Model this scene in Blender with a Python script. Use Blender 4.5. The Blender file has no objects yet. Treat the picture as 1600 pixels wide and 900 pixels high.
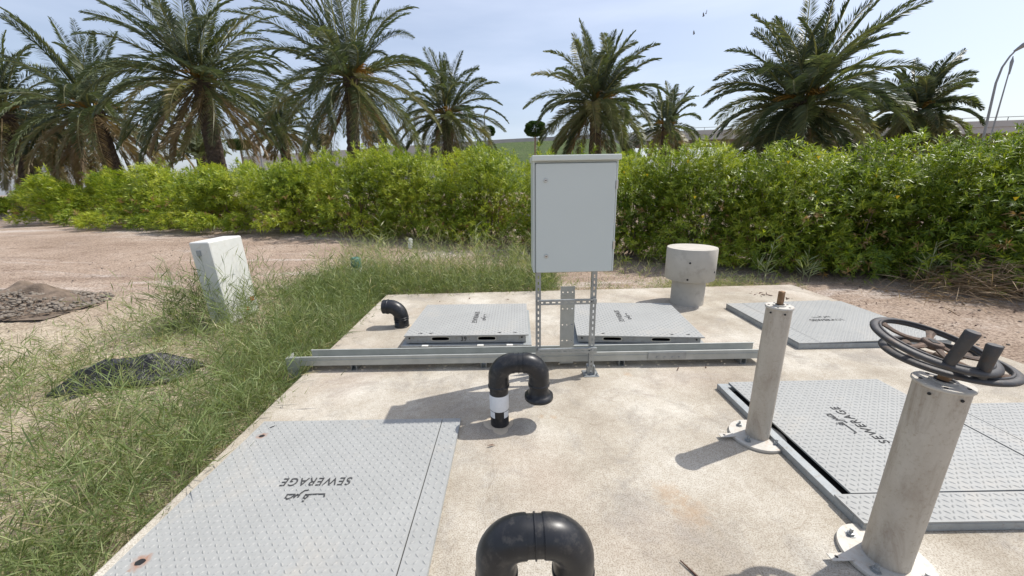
import bpy, math, random
import numpy as np
from mathutils import Vector, Matrix
R_ = math.radians
random.seed(7)
rng = np.random.default_rng(11)
S = bpy.context.scene
COL = S.collection

# ------------------------------------------------------------ camera
CAMH = 1.6; FPX = 590.0; PITCH = 15.2; ROLL = -1.1; YAW = -1.3
cd = bpy.data.cameras.new('camera'); cam = bpy.data.objects.new('camera', cd); COL.objects.link(cam)
cd.sensor_width = 36; cd.lens = 36 * FPX / 1600; cd.clip_start = .05; cd.clip_end = 5000
RM = Matrix.Rotation(R_(YAW), 3, 'Z') @ Matrix.Rotation(R_(90 - PITCH), 3, 'X') @ Matrix.Rotation(R_(ROLL), 3, 'Z')
cam.matrix_world = Matrix.Translation((0, 0, CAMH)) @ RM.to_4x4()
S.camera = cam
# ------------------------------------------------------------ sky, sun, exposure
SUN_AZ = 70.0; SUN_EL = 57.0      # azimuth from +Y towards +X
w = bpy.data.worlds.new('World'); S.world = w; w.use_nodes = True
wn = w.node_tree; bg = wn.nodes['Background']
sky = wn.nodes.new('ShaderNodeTexSky'); sky.sky_type = 'NISHITA'; sky.sun_disc = False
sky.sun_elevation = R_(SUN_EL); sky.sun_rotation = R_(SUN_AZ)
sky.air_density = 1.0; sky.dust_density = 2.6; sky.ozone_density = 1.6; sky.altitude = 0
# thin cirrus veil, part of the real sky
tc = wn.nodes.new('ShaderNodeTexCoord'); mp = wn.nodes.new('ShaderNodeMapping'); mp.inputs['Scale'].default_value = (1.2, 1.2, 7)
nz = wn.nodes.new('ShaderNodeTexNoise'); nz.inputs['Scale'].default_value = 1.6; nz.inputs['Detail'].default_value = 5
rp = wn.nodes.new('ShaderNodeValToRGB'); rp.color_ramp.elements[0].position = .42; rp.color_ramp.elements[1].position = .8
rp.color_ramp.elements[0].color = (.24, .24, .24, 1); rp.color_ramp.elements[1].color = (.5, .5, .5, 1)
mx = wn.nodes.new('ShaderNodeMixRGB'); mx.inputs['Color2'].default_value = (7.1, 7.6, 8.9, 1)
L = wn.links.new
L(tc.outputs['Generated'], mp.inputs['Vector']); L(mp.outputs[0], nz.inputs['Vector']); L(nz.outputs['Fac'], rp.inputs[0])
L(rp.outputs[0], mx.inputs['Fac']); L(sky.outputs[0], mx.inputs['Color1']); L(mx.outputs[0], bg.inputs['Color'])
bg.inputs['Strength'].default_value = 0.13
sd = bpy.data.lights.new('sun', 'SUN'); sd.energy = 4.2; sd.angle = R_(.5); sd.color = (1, .96, .90)
sun = bpy.data.objects.new('sun', sd); COL.objects.link(sun)
sdir = Vector((math.sin(R_(SUN_AZ)) * math.cos(R_(SUN_EL)), math.cos(R_(SUN_AZ)) * math.cos(R_(SUN_EL)), math.sin(R_(SUN_EL))))
sun.rotation_euler = sdir.to_track_quat('Z', 'Y').to_euler(); sun.location = sdir * 30
S.view_settings.view_transform = 'Standard'; S.view_settings.look = 'None'; S.view_settings.exposure = 0.25; S.view_settings.gamma = 1
S.render.resolution_x = 1024; S.render.resolution_y = 576

# ------------------------------------------------------------ measuring helpers (photo measured in 1600x900)
def ray(x, y): return RM @ Vector(((x - 800) / FPX, (450 - y) / FPX, -1))
def P(x, y, z=0.0):
    d = ray(x, y); t = (z - CAMH) / d.z; return Vector((0, 0, CAMH)) + d * t
def PY(x, y, Y):
    d = ray(x, y); t = Y / d.y; return Vector((0, 0, CAMH)) + d * t
def PD(x, y, D):       # horizontal distance D
    d = ray(x, y); t = D / math.hypot(d.x, d.y); return Vector((0, 0, CAMH)) + d * t
def zg(X, Y):
    s = (Y - 5) + (-X - 2) * .6
    s = min(max(s / 14, 0), 1); s = s * s * (3 - 2 * s)
    return -.13 + .58 * s
def G(x, y):
    d = ray(x, y); t = 1.0
    while t < 120:
        p = Vector((0, 0, CAMH)) + d * t
        if p.z <= zg(p.x, p.y): return p
        t += .02 + t * .002
    return p

# ------------------------------------------------------------ materials
def newmat(name):
    m = bpy.data.materials.new(name); m.use_nodes = True
    return m, m.node_tree, m.node_tree.nodes['Principled BSDF']
def nd(nt, t, **k):
    n = nt.nodes.new(t)
    for a, v in k.items():
        if a.startswith('i_'): n.inputs[a[2:].replace('_', ' ')].default_value = v
        else: setattr(n, a, v)
    return n
def rgba(c): return (c[0], c[1], c[2], 1)
def ramp(nt, fac, stops):
    r = nt.nodes.new('ShaderNodeValToRGB'); e = r.color_ramp.elements
    while len(e) < len(stops): e.new(.5)
    for i, (p, c) in enumerate(stops): e[i].position = p; e[i].color = rgba(c)
    nt.links.new(fac, r.inputs[0]); return r.outputs[0]
def noise(nt, scale, detail=6, rough=.6, vec=None, dist=0):
    n = nd(nt, 'ShaderNodeTexNoise'); n.inputs['Scale'].default_value = scale; n.inputs['Detail'].default_value = detail
    n.inputs['Roughness'].default_value = rough; n.inputs['Distortion'].default_value = dist
    if vec is None:
        t = nd(nt, 'ShaderNodeTexCoord'); vec = t.outputs['Object']
    nt.links.new(vec, n.inputs['Vector']); return n.outputs['Fac']
def mix(nt, f, a, b, mode='MIX'):
    m = nt.nodes.new('ShaderNodeMixRGB'); m.blend_type = mode
    for k, v in (('Fac', f), ('Color1', a), ('Color2', b)):
        if hasattr(v, 'links'): nt.links.new(v, m.inputs[k])
        elif isinstance(v, (int, float)): m.inputs[k].default_value = v
        else: m.inputs[k].default_value = rgba(v)
    return m.outputs[0]
def bump(nt, bs, h, strength=.3, dist=.01):
    b = nd(nt, 'ShaderNodeBump'); b.inputs['Strength'].default_value = strength; b.inputs['Distance'].default_value = dist
    nt.links.new(h, b.inputs['Height']); nt.links.new(b.outputs[0], bs.inputs['Normal'])
def mottled(name, c1, c2, scale=6, rough=.7, metal=0, bs=.2, bscale=60, bd=.003, c3=None, spec=.4):
    m, nt, b = newmat(name)
    c = ramp(nt, noise(nt, scale), [(.3, c1), (.7, c2)])
    if c3:
        f = ramp(nt, noise(nt, scale * 2.7, 8, .7), [(.52, (0, 0, 0)), (.68, (1, 1, 1))]); c = mix(nt, f, c, c3)
    nt.links.new(c, b.inputs['Base Color']); b.inputs['Roughness'].default_value = rough; b.inputs['Metallic'].default_value = metal
    b.inputs['Specular IOR Level'].default_value = spec
    if bs: bump(nt, b, noise(nt, bscale, 5), bs, bd)
    return m
M = {}
# slab concrete
m, nt, b = newmat('slab_concrete')
c = ramp(nt, noise(nt, 1.3, 7, .65), [(.32, (.34, .30, .24)), (.48, (.455, .415, .345)), (.66, (.60, .57, .50))])
f = ramp(nt, noise(nt, 2.1, 9, .72, dist=.6), [(.5, (0, 0, 0)), (.64, (1, 1, 1))]); c = mix(nt, mix(nt, .8, (0, 0, 0), f), c, (.34, .315, .275))
f = ramp(nt, noise(nt, .8, 3, .5), [(.5, (0, 0, 0)), (.7, (1, 1, 1))]); c = mix(nt, mix(nt, .35, (0, 0, 0), f), c, (.47, .37, .30))
f = ramp(nt, noise(nt, 150, 2, .6), [(.38, (.66, .63, .60)), (.54, (1.0, 1.0, 1.0))]); c = mix(nt, 1.0, c, f, 'MULTIPLY')
f = ramp(nt, noise(nt, 34, 4, .6), [(.35, (.88, .86, .84)), (.6, (1, 1, 1))]); c = mix(nt, 1.0, c, f, 'MULTIPLY')
for (px_, py_, r_s) in ((846, 651, .03), (866, 652, .035), (980, 585, .05), (1045, 770, .10), (1080, 800, .12)):
    pq = P(px_, py_); vm = nd(nt, 'ShaderNodeVectorMath', operation='DISTANCE'); tq = nd(nt, 'ShaderNodeTexCoord'); nt.links.new(tq.outputs['Object'], vm.inputs[0]); vm.inputs[1].default_value = (pq.x, pq.y, 0)
    aq = nd(nt, 'ShaderNodeMath', operation='MULTIPLY_ADD'); nt.links.new(noise(nt, 26, 5, .7), aq.inputs[0]); aq.inputs[1].default_value = r_s * 2.4; nt.links.new(vm.outputs['Value'], aq.inputs[2])
    f = ramp(nt, aq.outputs[0], [(r_s * 1.0, (.55, .55, .55)), (r_s * 2.2, (0, 0, 0))]); c = mix(nt, f, c, (.36, .235, .13))
# fine cracks
t = nd(nt, 'ShaderNodeTexCoord'); n1 = nd(nt, 'ShaderNodeTexNoise'); n1.inputs['Scale'].default_value = 3
nt.links.new(t.outputs['Object'], n1.inputs['Vector'])
ad = nd(nt, 'ShaderNodeMixRGB', blend_type='ADD'); ad.inputs['Fac'].default_value = .35
nt.links.new(t.outputs['Object'], ad.inputs['Color1']); nt.links.new(n1.outputs['Color'], ad.inputs['Color2'])
vo = nd(nt, 'ShaderNodeTexVoronoi', feature='DISTANCE_TO_EDGE'); vo.inputs['Scale'].default_value = 1.1; nt.links.new(ad.outputs[0], vo.inputs['Vector'])
f = ramp(nt, vo.outputs['Distance'], [(0, (.8, .77, .74)), (.006, (1, 1, 1))]); c = mix(nt, .6, c, mix(nt, 1.0, c, f, 'MULTIPLY'))
nt.links.new(c, b.inputs['Base Color']); b.inputs['Roughness'].default_value = .92; b.inputs['Specular IOR Level'].default_value = .25
bump(nt, b, noise(nt, 90, 6, .75), .55, .006); M['slab'] = m
# ground
m, nt, b = newmat('dirt_ground')
c = ramp(nt, noise(nt, .55, 8, .62), [(.28, (.31, .235, .18)), (.5, (.41, .32, .25)), (.7, (.50, .41, .335))])
tc2 = nd(nt, 'ShaderNodeTexCoord'); mp2 = nd(nt, 'ShaderNodeMapping'); mp2.inputs['Scale'].default_value = (.35, 1.5, 1); mp2.inputs['Rotation'].default_value = (0, 0, .12)
nt.links.new(tc2.outputs['Object'], mp2.inputs['Vector'])
f = ramp(nt, noise(nt, .7, 7, .7, mp2.outputs[0], .5), [(.53, (0, 0, 0)), (.68, (1, 1, 1))]); c = mix(nt, mix(nt, .8, (0, 0, 0), f), c, (.66, .60, .55))
f = ramp(nt, noise(nt, .9, 6, .7, mp2.outputs[0], .3), [(.3, (1, 1, 1)), (.44, (0, 0, 0))]); c = mix(nt, mix(nt, .75, (0, 0, 0), f), c, (.25, .18, .135))
# sandy pale area beside the slab on the left
sx = nd(nt, 'ShaderNodeSeparateXYZ'); nt.links.new(tc2.outputs['Object'], sx.inputs[0])
def mrange(v, a, b_):
    r = nd(nt, 'ShaderNodeMapRange'); r.inputs['From Min'].default_value = a; r.inputs['From Max'].default_value = b_; nt.links.new(v, r.inputs['Value']); return r.outputs[0]
my = mrange(sx.outputs['Y'], 6.4, 4.6); mxx = mrange(sx.outputs['X'], 1.0, -1.0)
ml = nd(nt, 'ShaderNodeMath', operation='MULTIPLY'); nt.links.new(my, ml.inputs[0]); nt.links.new(mxx, ml.inputs[1])
sand = ramp(nt, noise(nt, 3, 8, .7), [(.35, (.40, .33, .24)), (.6, (.58, .50, .38))])
c = mix(nt, ml.outputs[0], c, sand)
f = ramp(nt, noise(nt, 38, 5, .7), [(.38, (.40, .37, .35)), (.56, (1, 1, 1))]); c = mix(nt, 1.0, c, f, 'MULTIPLY')
f = ramp(nt, noise(nt, 7, 7, .75), [(.3, (.72, .68, .64)), (.5, (1, 1, 1))]); c = mix(nt, 1.0, c, f, 'MULTIPLY')
nt.links.new(c, b.inputs['Base Color']); b.inputs['Roughness'].default_value = .97; b.inputs['Specular IOR Level'].default_value = .15
bump(nt, b, noise(nt, 22, 8, .75), .8, .03); M['ground'] = m

M['sand'] = mottled('blown_sand', (.46, .385, .285), (.54, .46, .355), 20, .95, 0, .5, 160, .003)
M['galv'] = mottled('galvanised_steel', (.27, .285, .29), (.38, .40, .40), 14, .42, .55, .08, 80, .001)
M['tray'] = mottled('tray_steel', (.37, .38, .355), (.46, .47, .44), 8, .5, .35, .05, 60, .001)
M['cab'] = mottled('cabinet_paint', (.53, .575, .555), (.545, .59, .57), 3, .38, 0, .0)
M['cab_edge'] = mottled('cabinet_roof_paint', (.56, .60, .56), (.60, .64, .60), 3, .4, 0, 0)
M['chrome'] = mottled('lock_metal', (.5, .5, .48), (.62, .62, .6), 30, .3, .9, 0)
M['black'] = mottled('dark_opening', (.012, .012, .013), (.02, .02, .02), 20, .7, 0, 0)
M['rubber'] = mottled('black_pipe_plastic', (.010, .011, .013), (.021, .022, .026), 9, .36, 0, .1, 40, .002, (.05, .047, .044), .42)
M['white_tape'] = mottled('white_tape', (.66, .68, .70), (.74, .76, .78), 25, .45, 0, .25, 30, .003)
M['concrete_grey'] = mottled('grey_concrete', (.40, .375, .325), (.49, .46, .405), 3, .85, 0, .2, 60, .003, (.36, .335, .29))
M['frame_paint'] = mottled('frame_grey_paint', (.27, .29, .295), (.34, .36, .36), 12, .5, .1, .15, 50, .002, (.24, .23, .21))
M['cutout'] = mottled('cut_lettering', (.035, .036, .038), (.06, .06, .06), 40, .8, 0, 0)
M['pale'] = mottled('pale_card', (.66, .66, .62), (.75, .75, .72), 20, .6, 0, 0)
M['marker'] = mottled('marker_black', (.02, .02, .02), (.03, .03, .03), 20, .6, 0, 0)
M['iron'] = mottled('rusty_cast_iron', (.045, .045, .048), (.075, .072, .07), 12, .55, .3, .4, 50, .004, (.10, .072, .055))
M['rust'] = mottled('rust_brown', (.06, .048, .04), (.16, .10, .068), 16, .7, .2, .5, 60, .004, (.05, .045, .042))
M['spindle'] = mottled('spindle_bronze', (.16, .09, .05), (.30, .20, .12), 30, .5, .6, .2, 60, .002)
M['bollard'] = mottled('painted_box', (.56, .57, .54), (.64, .64, .61), 6, .55, 0, .2, 25, .004, (.55, .54, .49))
M['red'] = mottled('red_tape', (.55, .07, .05), (.65, .16, .10), 20, .6, 0, 0)
M['teal'] = mottled('teal_plastic', (.03, .11, .10), (.05, .16, .14), 12, .5, 0, .1)
M['sheet'] = mottled('black_sheet', (.008, .008, .009), (.02, .02, .022), 9, .30, 0, .9, 18, .03, (.05, .05, .053), .5)
M['stick'] = mottled('dry_stick', (.5, .44, .33), (.62, .56, .44), 12, .8, 0, .3)
M['rubble'] = mottled('rubble_soil', (.10, .075, .055), (.21, .16, .12), 9, .95, 0, .8, 30, .02)
M['stone'] = mottled('grey_stone', (.12, .10, .08), (.26, .225, .185), 9, .9, 0, .4, 40, .005)
M['palm_trunk'] = mottled('palm_bark', (.045, .034, .026), (.12, .092, .07), 7, .95, 0, .9, 18, .05)
M['fruit'] = mottled('date_stalk', (.36, .19, .04), (.48, .30, .07), 8, .7, 0, 0)
M['stem'] = mottled('woody_stem', (.16, .12, .08), (.27, .21, .15), 14, .9, 0, .4)
M['deck'] = mottled('flyover_concrete', (.40, .38, .35), (.50, .48, .45), .2, .85, 0, .2, 2, .02)
M['deck_dark'] = mottled('flyover_wall_cladding', (.20, .165, .14), (.27, .22, .19), .4, .85, 0, 0)
M['mast'] = mottled('lamp_post_steel', (.20, .21, .21), (.27, .28, .28), 2, .5, .3, 0)
M['lawn'] = mottled('lawn', (.045, .075, .02), (.075, .11, .03), .6, .95, 0, .9, 3, .3, (.10, .11, .045))
M['leafdead'] = mottled('dead_leaf', (.07, .04, .035), (.14, .08, .05), 30, .8, 0, 0)
M['bird'] = mottled('bird_feathers', (.06, .06, .06), (.09, .09, .09), 5, .8, 0, 0)

# pedestal pipe: mill-scale stained steel
m, nt, b = newmat('stained_pipe_paint')
t = nd(nt, 'ShaderNodeTexCoord'); mpp = nd(nt, 'ShaderNodeMapping'); mpp.inputs['Scale'].default_value = (1, 1, .35); nt.links.new(t.outputs['Object'], mpp.inputs[0])
c = ramp(nt, noise(nt, 8, 7, .7, mpp.outputs[0], .4), [(.3, (.40, .355, .29)), (.55, (.47, .43, .365)), (.8, (.52, .485, .42))])
f = ramp(nt, noise(nt, 5.5, 9, .75, mpp.outputs[0], .8), [(.46, (0, 0, 0)), (.62, (1, 1, 1))]); c = mix(nt, mix(nt, .62, (0, 0, 0), f), c, (.24, .185, .14))
f = ramp(nt, noise(nt, 55, 5, .8), [(.3, (.78, .73, .68)), (.46, (1, 1, 1))]); c = mix(nt, 1.0, c, f, 'MULTIPLY')
nt.links.new(c, b.inputs['Base Color']); b.inputs['Roughness'].default_value = .62; b.inputs['Metallic'].default_value = .1
bump(nt, b, noise(nt, 70, 5), .2, .002); M['pipe'] = m
M['flange'] = mottled('flange_paint', (.44, .42, .37), (.52, .50, .46), 14, .6, .1, .2, 60, .002, (.42, .35, .28))

def lid_mat(name, stains, base=(.325, .328, .315)):
    m, nt, b = newmat(name)
    b1 = tuple(v * .94 for v in base); b2 = tuple(v * 1.05 for v in base)
    c = ramp(nt, noise(nt, 3, 7, .6), [(.3, b1), (.7, b2)])
    f = ramp(nt, noise(nt, 1.7, 8, .7, dist=.5), [(.55, (0, 0, 0)), (.75, (1, 1, 1))]); c = mix(nt, mix(nt, .7, (0, 0, 0), f), c, (.41, .38, .33))
    f = ramp(nt, noise(nt, 60, 3, .6), [(.3, (.9, .9, .9)), (.5, (1, 1, 1))]); c = mix(nt, 1.0, c, f, 'MULTIPLY')
    f = ramp(nt, noise(nt, 12, 8, .8, dist=.4), [(.67, (0, 0, 0)), (.73, (1, 1, 1))]); c = mix(nt, mix(nt, .5, (0, 0, 0), f), c, (.35, .22, .14))
    t = nd(nt, 'ShaderNodeTexCoord'); nn = noise(nt, 30, 5, .7)
    for (x, y, r) in stains:
        vm = nd(nt, 'ShaderNodeVectorMath', operation='DISTANCE'); nt.links.new(t.outputs['Object'], vm.inputs[0]); vm.inputs[1].default_value = (x, y, 0)
        a = nd(nt, 'ShaderNodeMath', operation='MULTIPLY_ADD'); nt.links.new(nn, a.inputs[0]); a.inputs[1].default_value = r * 2.2; nt.links.new(vm.outputs['Value'], a.inputs[2])
        f = ramp(nt, a.outputs[0], [(r * 1.75, (1, 1, 1)), (r * 2.7, (0, 0, 0))]); c = mix(nt, f, c, (.30, .13, .06))
    nt.links.new(c, b.inputs['Base Color']); b.inputs['Roughness'].default_value = .55; b.inputs['Specular IOR Level'].default_value = .3
    bump(nt, b, noise(nt, 45, 4), .06, .002)
    return m
M['lid'] = lid_mat('tread_plate_paint', [])

def leaf_mat(name, stops, transl=.35, rough=.5, spec=.35):
    m, nt, b = newmat(name)
    a = nd(nt, 'ShaderNodeAttribute', attribute_name='tint')
    c = ramp(nt, a.outputs['Fac'], stops)
    nt.links.new(c, b.inputs['Base Color']); b.inputs['Roughness'].default_value = rough; b.inputs['Specular IOR Level'].default_value = spec
    tr = nd(nt, 'ShaderNodeBsdfTranslucent'); nt.links.new(mix(nt, 1.0, c, (1.5, 1.5, .7), 'MULTIPLY'), tr.inputs['Color'])
    ms = nd(nt, 'ShaderNodeMixShader'); ms.inputs[0].default_value = transl
    nt.links.new(b.outputs[0], ms.inputs[1]); nt.links.new(tr.outputs[0], ms.inputs[2])
    nt.links.new(ms.outputs[0], nt.nodes['Material Output'].inputs['Surface'])
    return m
M['palm_leaf'] = leaf_mat('palm_leaf', [(0, (.04, .058, .035)), (.45, (.085, .112, .06)), (.62, (.165, .19, .09)), (.8, (.25, .21, .125)), (1, (.27, .19, .12))], .25, .45, .4)
M['shrub_leaf'] = leaf_mat('shrub_leaf', [(0, (.055, .105, .012)), (.4, (.19, .265, .026)), (.75, (.40, .45, .05)), (.95, (.43, .43, .06)), (1, (.30, .19, .08))], .32, .42, .4)
M['grass'] = leaf_mat('grass_blade', [(0, (.08, .115, .04)), (.4, (.165, .215, .08)), (.7, (.29, .325, .15)), (.85, (.40, .37, .22)), (1, (.46, .39, .26))], .3, .5, .3)
M['reed'] = leaf_mat('reed_blade', [(0, (.14, .19, .08)), (.6, (.27, .32, .16)), (1, (.48, .48, .32))], .3, .5, .3)
M['topiary'] = leaf_mat('topiary_leaf', [(0, (.02, .045, .012)), (1, (.05, .10, .02))], .2, .6, .2)
M['brush'] = leaf_mat('dry_brush', [(0, (.16, .11, .07)), (.6, (.28, .20, .13)), (1, (.42, .33, .22))], .1, .8, .1)
M['flower'] = mottled('yellow_flower', (.85, .62, .03), (.9, .7, .05), 9, .6, 0, 0)

# ------------------------------------------------------------ object helpers
def tag(o, label=None, cat=None, group=None, kind=None):
    if label: o['label'] = label
    if cat: o['category'] = cat
    if group: o['group'] = group
    if kind: o['kind'] = kind
    return o
def empty(name, loc=(0, 0, 0), rz=0, label=None, cat=None, group=None):
    o = bpy.data.objects.new(name, None); COL.objects.link(o); o.location = loc; o.rotation_euler = (0, 0, rz); o.empty_display_size = .1
    return tag(o, label, cat, group)
class MB:
    def __init__(s): s.v = []; s.f = []; s.sm = []; s.T = Matrix.Identity(4)
    def add(s, vs, fs, smooth=False):
        n = len(s.v); s.v += [tuple(s.T @ Vector(p)) for p in vs]; s.f += [tuple(i + n for i in f) for f in fs]; s.sm += [smooth] * len(fs); return s
    def box(s, x0, x1, y0, y1, z0, z1):
        vs = [(x, y, z) for z in (z0, z1) for (x, y) in ((x0, y0), (x1, y0), (x1, y1), (x0, y1))]
        return s.add(vs, [(3, 2, 1, 0), (4, 5, 6, 7), (0, 1, 5, 4), (1, 2, 6, 5), (2, 3, 7, 6), (3, 0, 4, 7)])
    def bbox(s, x0, x1, y0, y1, z0, z1, b=.004):   # bevelled box
        import bmesh
        bm = bmesh.new(); bmesh.ops.create_cube(bm, size=1)
        for v in bm.verts: v.co = Vector(((x0 + x1) / 2 + v.co.x * (x1 - x0), (y0 + y1) / 2 + v.co.y * (y1 - y0), (z0 + z1) / 2 + v.co.z * (z1 - z0)))
        bmesh.ops.bevel(bm, geom=bm.edges[:], offset=b, segments=2, affect='EDGES', profile=.5)
        bm.verts.index_update()
        s.add([v.co[:] for v in bm.verts], [[v.index for v in f.verts] for f in bm.faces]); bm.free(); return s
    def lathe(s, prof, n=32, smooth=True, cap=True, at=(0, 0, 0), axis=None, jit=None):
        vs = []; Q = Vector(axis).to_track_quat('Z', 'Y').to_matrix() if axis else Matrix.Identity(3)
        for k, (r, z) in enumerate(prof):
            for i in range(n):
                a = 2 * math.pi * i / n; rr = r * (jit(a, z) if jit else 1)
                vs.append(tuple(Q @ Vector((rr * math.cos(a), rr * math.sin(a), z)) + Vector(at)))
        fs = [(k * n + i, k * n + (i + 1) % n, (k + 1) * n + (i + 1) % n, (k + 1) * n + i) for k in range(len(prof) - 1) for i in range(n)]
        s.add(vs, fs, smooth)
        if cap:
            s.add(vs[:n], [tuple(range(n - 1, -1, -1))]); s.add(vs[-n:], [tuple(range(n))])
        return s
    def tube(s, pts, rad, n=16, smooth=True, cap=True):
        pts = [Vector(p) for p in pts]; m_ = len(pts); rads = rad if isinstance(rad, (list, tuple)) else [rad] * m_
        vs = []; up = None
        for k, p in enumerate(pts):
            t = (pts[min(k + 1, m_ - 1)] - pts[max(k - 1, 0)]).normalized()
            if up is None:
                up = Vector((0, 0, 1)) if abs(t.z) < .9 else Vector((0, 1, 0))
            a = t.cross(up).normalized(); b_ = a.cross(t).normalized(); up = b_
            for i in range(n):
                g = 2 * math.pi * i / n; vs.append(tuple(p + (a * math.cos(g) + b_ * math.sin(g)) * rads[k]))
        fs = [(k * n + i, k * n + (i + 1) % n, (k + 1) * n + (i + 1) % n, (k + 1) * n + i) for k in range(m_ - 1) for i in range(n)]
        s.add(vs, fs, smooth)
        if cap: s.add(vs[:n], [tuple(range(n - 1, -1, -1))]); s.add(vs[-n:], [tuple(range(n))])
        return s
    def perf(s, L_, W, pitch, sl, sw, th=.002, rows=1, phase=0):
        """plate in local XY from x 0..L, y -W/2..W/2, real slots; thickness th"""
        xs = []; k = phase + pitch / 2
        while k + sl / 2 < L_ - .005: xs.append((k - sl / 2, k + sl / 2)); k += pitch
        ys = [(-W / 2 + W * (r + .5) / rows - sw / 2, -W / 2 + W * (r + .5) / rows + sw / 2) for r in range(rows)]
        X = [0] + [q for a in xs for q in a] + [L_]; Y = [-W / 2] + [q for a in ys for q in a] + [W / 2]
        for i in range(len(X) - 1):
            for j in range(len(Y) - 1):
                if i % 2 == 1 and j % 2 == 1: continue
                s.box(X[i], X[i + 1], Y[j], Y[j + 1], 0, th)
        return s
    def build(s, name, mat, parent=None):
        me = bpy.data.meshes.new(name); me.from_pydata(s.v, [], s.f); me.polygons.foreach_set('use_smooth', s.sm); me.update()
        me.materials.append(M[mat] if isinstance(mat, str) else mat)
        o = bpy.data.objects.new(name, me); COL.objects.link(o); o.parent = parent; return o
def npmesh(name, V, Fq, mat, parent=None, tint=None, smooth=False):
    """V (n,3), Fq (m,k) faces"""
    me = bpy.data.meshes.new(name); n = len(V); m_, k = Fq.shape
    me.vertices.add(n); me.vertices.foreach_set('co', np.asarray(V, np.float32).ravel())
    me.loops.add(m_ * k); me.loops.foreach_set('vertex_index', Fq.astype(np.int32).ravel())
    me.polygons.add(m_); me.polygons.foreach_set('loop_start', np.arange(0, m_ * k, k, dtype=np.int32))
    me.update(calc_edges=True)
    if smooth: me.polygons.foreach_set('use_smooth', np.ones(m_, bool))
    if tint is not None:
        a = me.attributes.new('tint', 'FLOAT', 'FACE'); a.data.foreach_set('value', np.asarray(tint, np.float32))
    me.materials.append(M[mat]); o = bpy.data.objects.new(name, me); COL.objects.link(o); o.parent = parent; return o
def nrm(a): return a / np.maximum(np.linalg.norm(a, axis=1, keepdims=True), 1e-9)
def leaves(O, D, SD, Ln, W, droop=.12):
    """kite leaves: arrays -> V,F.  each leaf = 2 quads-ish: one kite quad with bent tip"""
    n = len(O); D = nrm(D); SD = nrm(SD - D * (SD * D).sum(1, keepdims=True)); Ln = Ln[:, None]; W = W[:, None]
    mid = O + D * Ln * .45; tip = O + D * Ln; tip[:, 2] -= (Ln[:, 0] * droop)
    V = np.stack([O, mid - SD * W / 2, tip, mid + SD * W / 2], 1).reshape(-1, 3)
    return V, np.arange(4 * n).reshape(n, 4)
def strips(Pts, W, SD):
    """Pts (n,k,3) thin ribbons of half width W (n,k), side SD (n,3)"""
    n, k, _ = Pts.shape; A = Pts - SD[:, None, :] * W[:, :, None]; B = Pts + SD[:, None, :] * W[:, :, None]
    V = np.stack([A, B], 2).reshape(-1, 3); base = (np.arange(n) * k * 2)[:, None, None]; j = np.arange(k - 1)[None, :, None] * 2
    F = base + j + np.array([0, 1, 3, 2])[None, None, :]
    return V, F.reshape(-1, 4)
def join(parts):
    Vs = []; Fs = []; Ts = []; o = 0
    for V, F, T in parts: Vs.append(V); Fs.append(F + o); Ts.append(T); o += len(V)
    return np.concatenate(Vs), np.concatenate(Fs), np.concatenate(Ts)

# ------------------------------------------------------------ ground
def axis(lo, hi, dlo, dhi, step):
    a = list(np.arange(dlo, dhi, step)); s = step; x = dlo
    left = []
    while x > lo: s *= 1.25; x -= s; left.append(x)
    s = step; x = a[-1]; right = []
    while x < hi: s *= 1.25; x += s; right.append(x)
    return np.array(left[::-1] + a + right)
gx = axis(-1500, 1500, -9, 9, .07); gy = axis(-300, 3000, .6, 11, .07)
GX, GY = np.meshgrid(gx, gy)
sm = np.clip(((GY - 5) + (-GX - 2) * .6) / 14, 0, 1); GZ = -.13 + .58 * sm * sm * (3 - 2 * sm)
def fbm(X, Y, seeds, fr, am):
    Z = np.zeros_like(X)
    for q in range(seeds):
        a = rng.uniform(0, 6.28); f = fr * rng.uniform(.6, 2.2); ph = rng.uniform(0, 6.28, 2)
        Z += np.sin((X * math.cos(a) + Y * math.sin(a)) * f + ph[0]) * np.cos((Y * math.cos(a) - X * math.sin(a)) * f * .7 + ph[1])
    return Z * am / math.sqrt(seeds)
near = np.exp(-np.maximum(np.hypot(GX, GY - 5) - 8, 0) / 6)
GZ = GZ + near * (fbm(GX, GY, 10, 1.6, .02) + fbm(GX, GY, 12, 7, .010) + fbm(GX, GY, 12, 22, .005))
inside = (GX > -1.7) & (GX < 4.45) & (GY < 5.55); GZ[inside] = -.25
ny, nx = GX.shape; idx = np.arange(nx * ny).reshape(ny, nx)
Fq = np.stack([idx[:-1, :-1], idx[:-1, 1:], idx[1:, 1:], idx[1:, :-1]], -1).reshape(-1, 4)
g = npmesh('ground', np.stack([GX, GY, GZ], -1).reshape(-1, 3), Fq, 'ground', smooth=True); tag(g, kind='structure')

# slab
mb = MB(); SX0, SX1, SY0, SY1 = -1.82, 4.57, -1.2, 5.68
mb.bbox(SX0, SX1, SY0, SY1, -.32, 0, .012)
tag(mb.build('concrete_slab', 'slab'), kind='structure')

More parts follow.
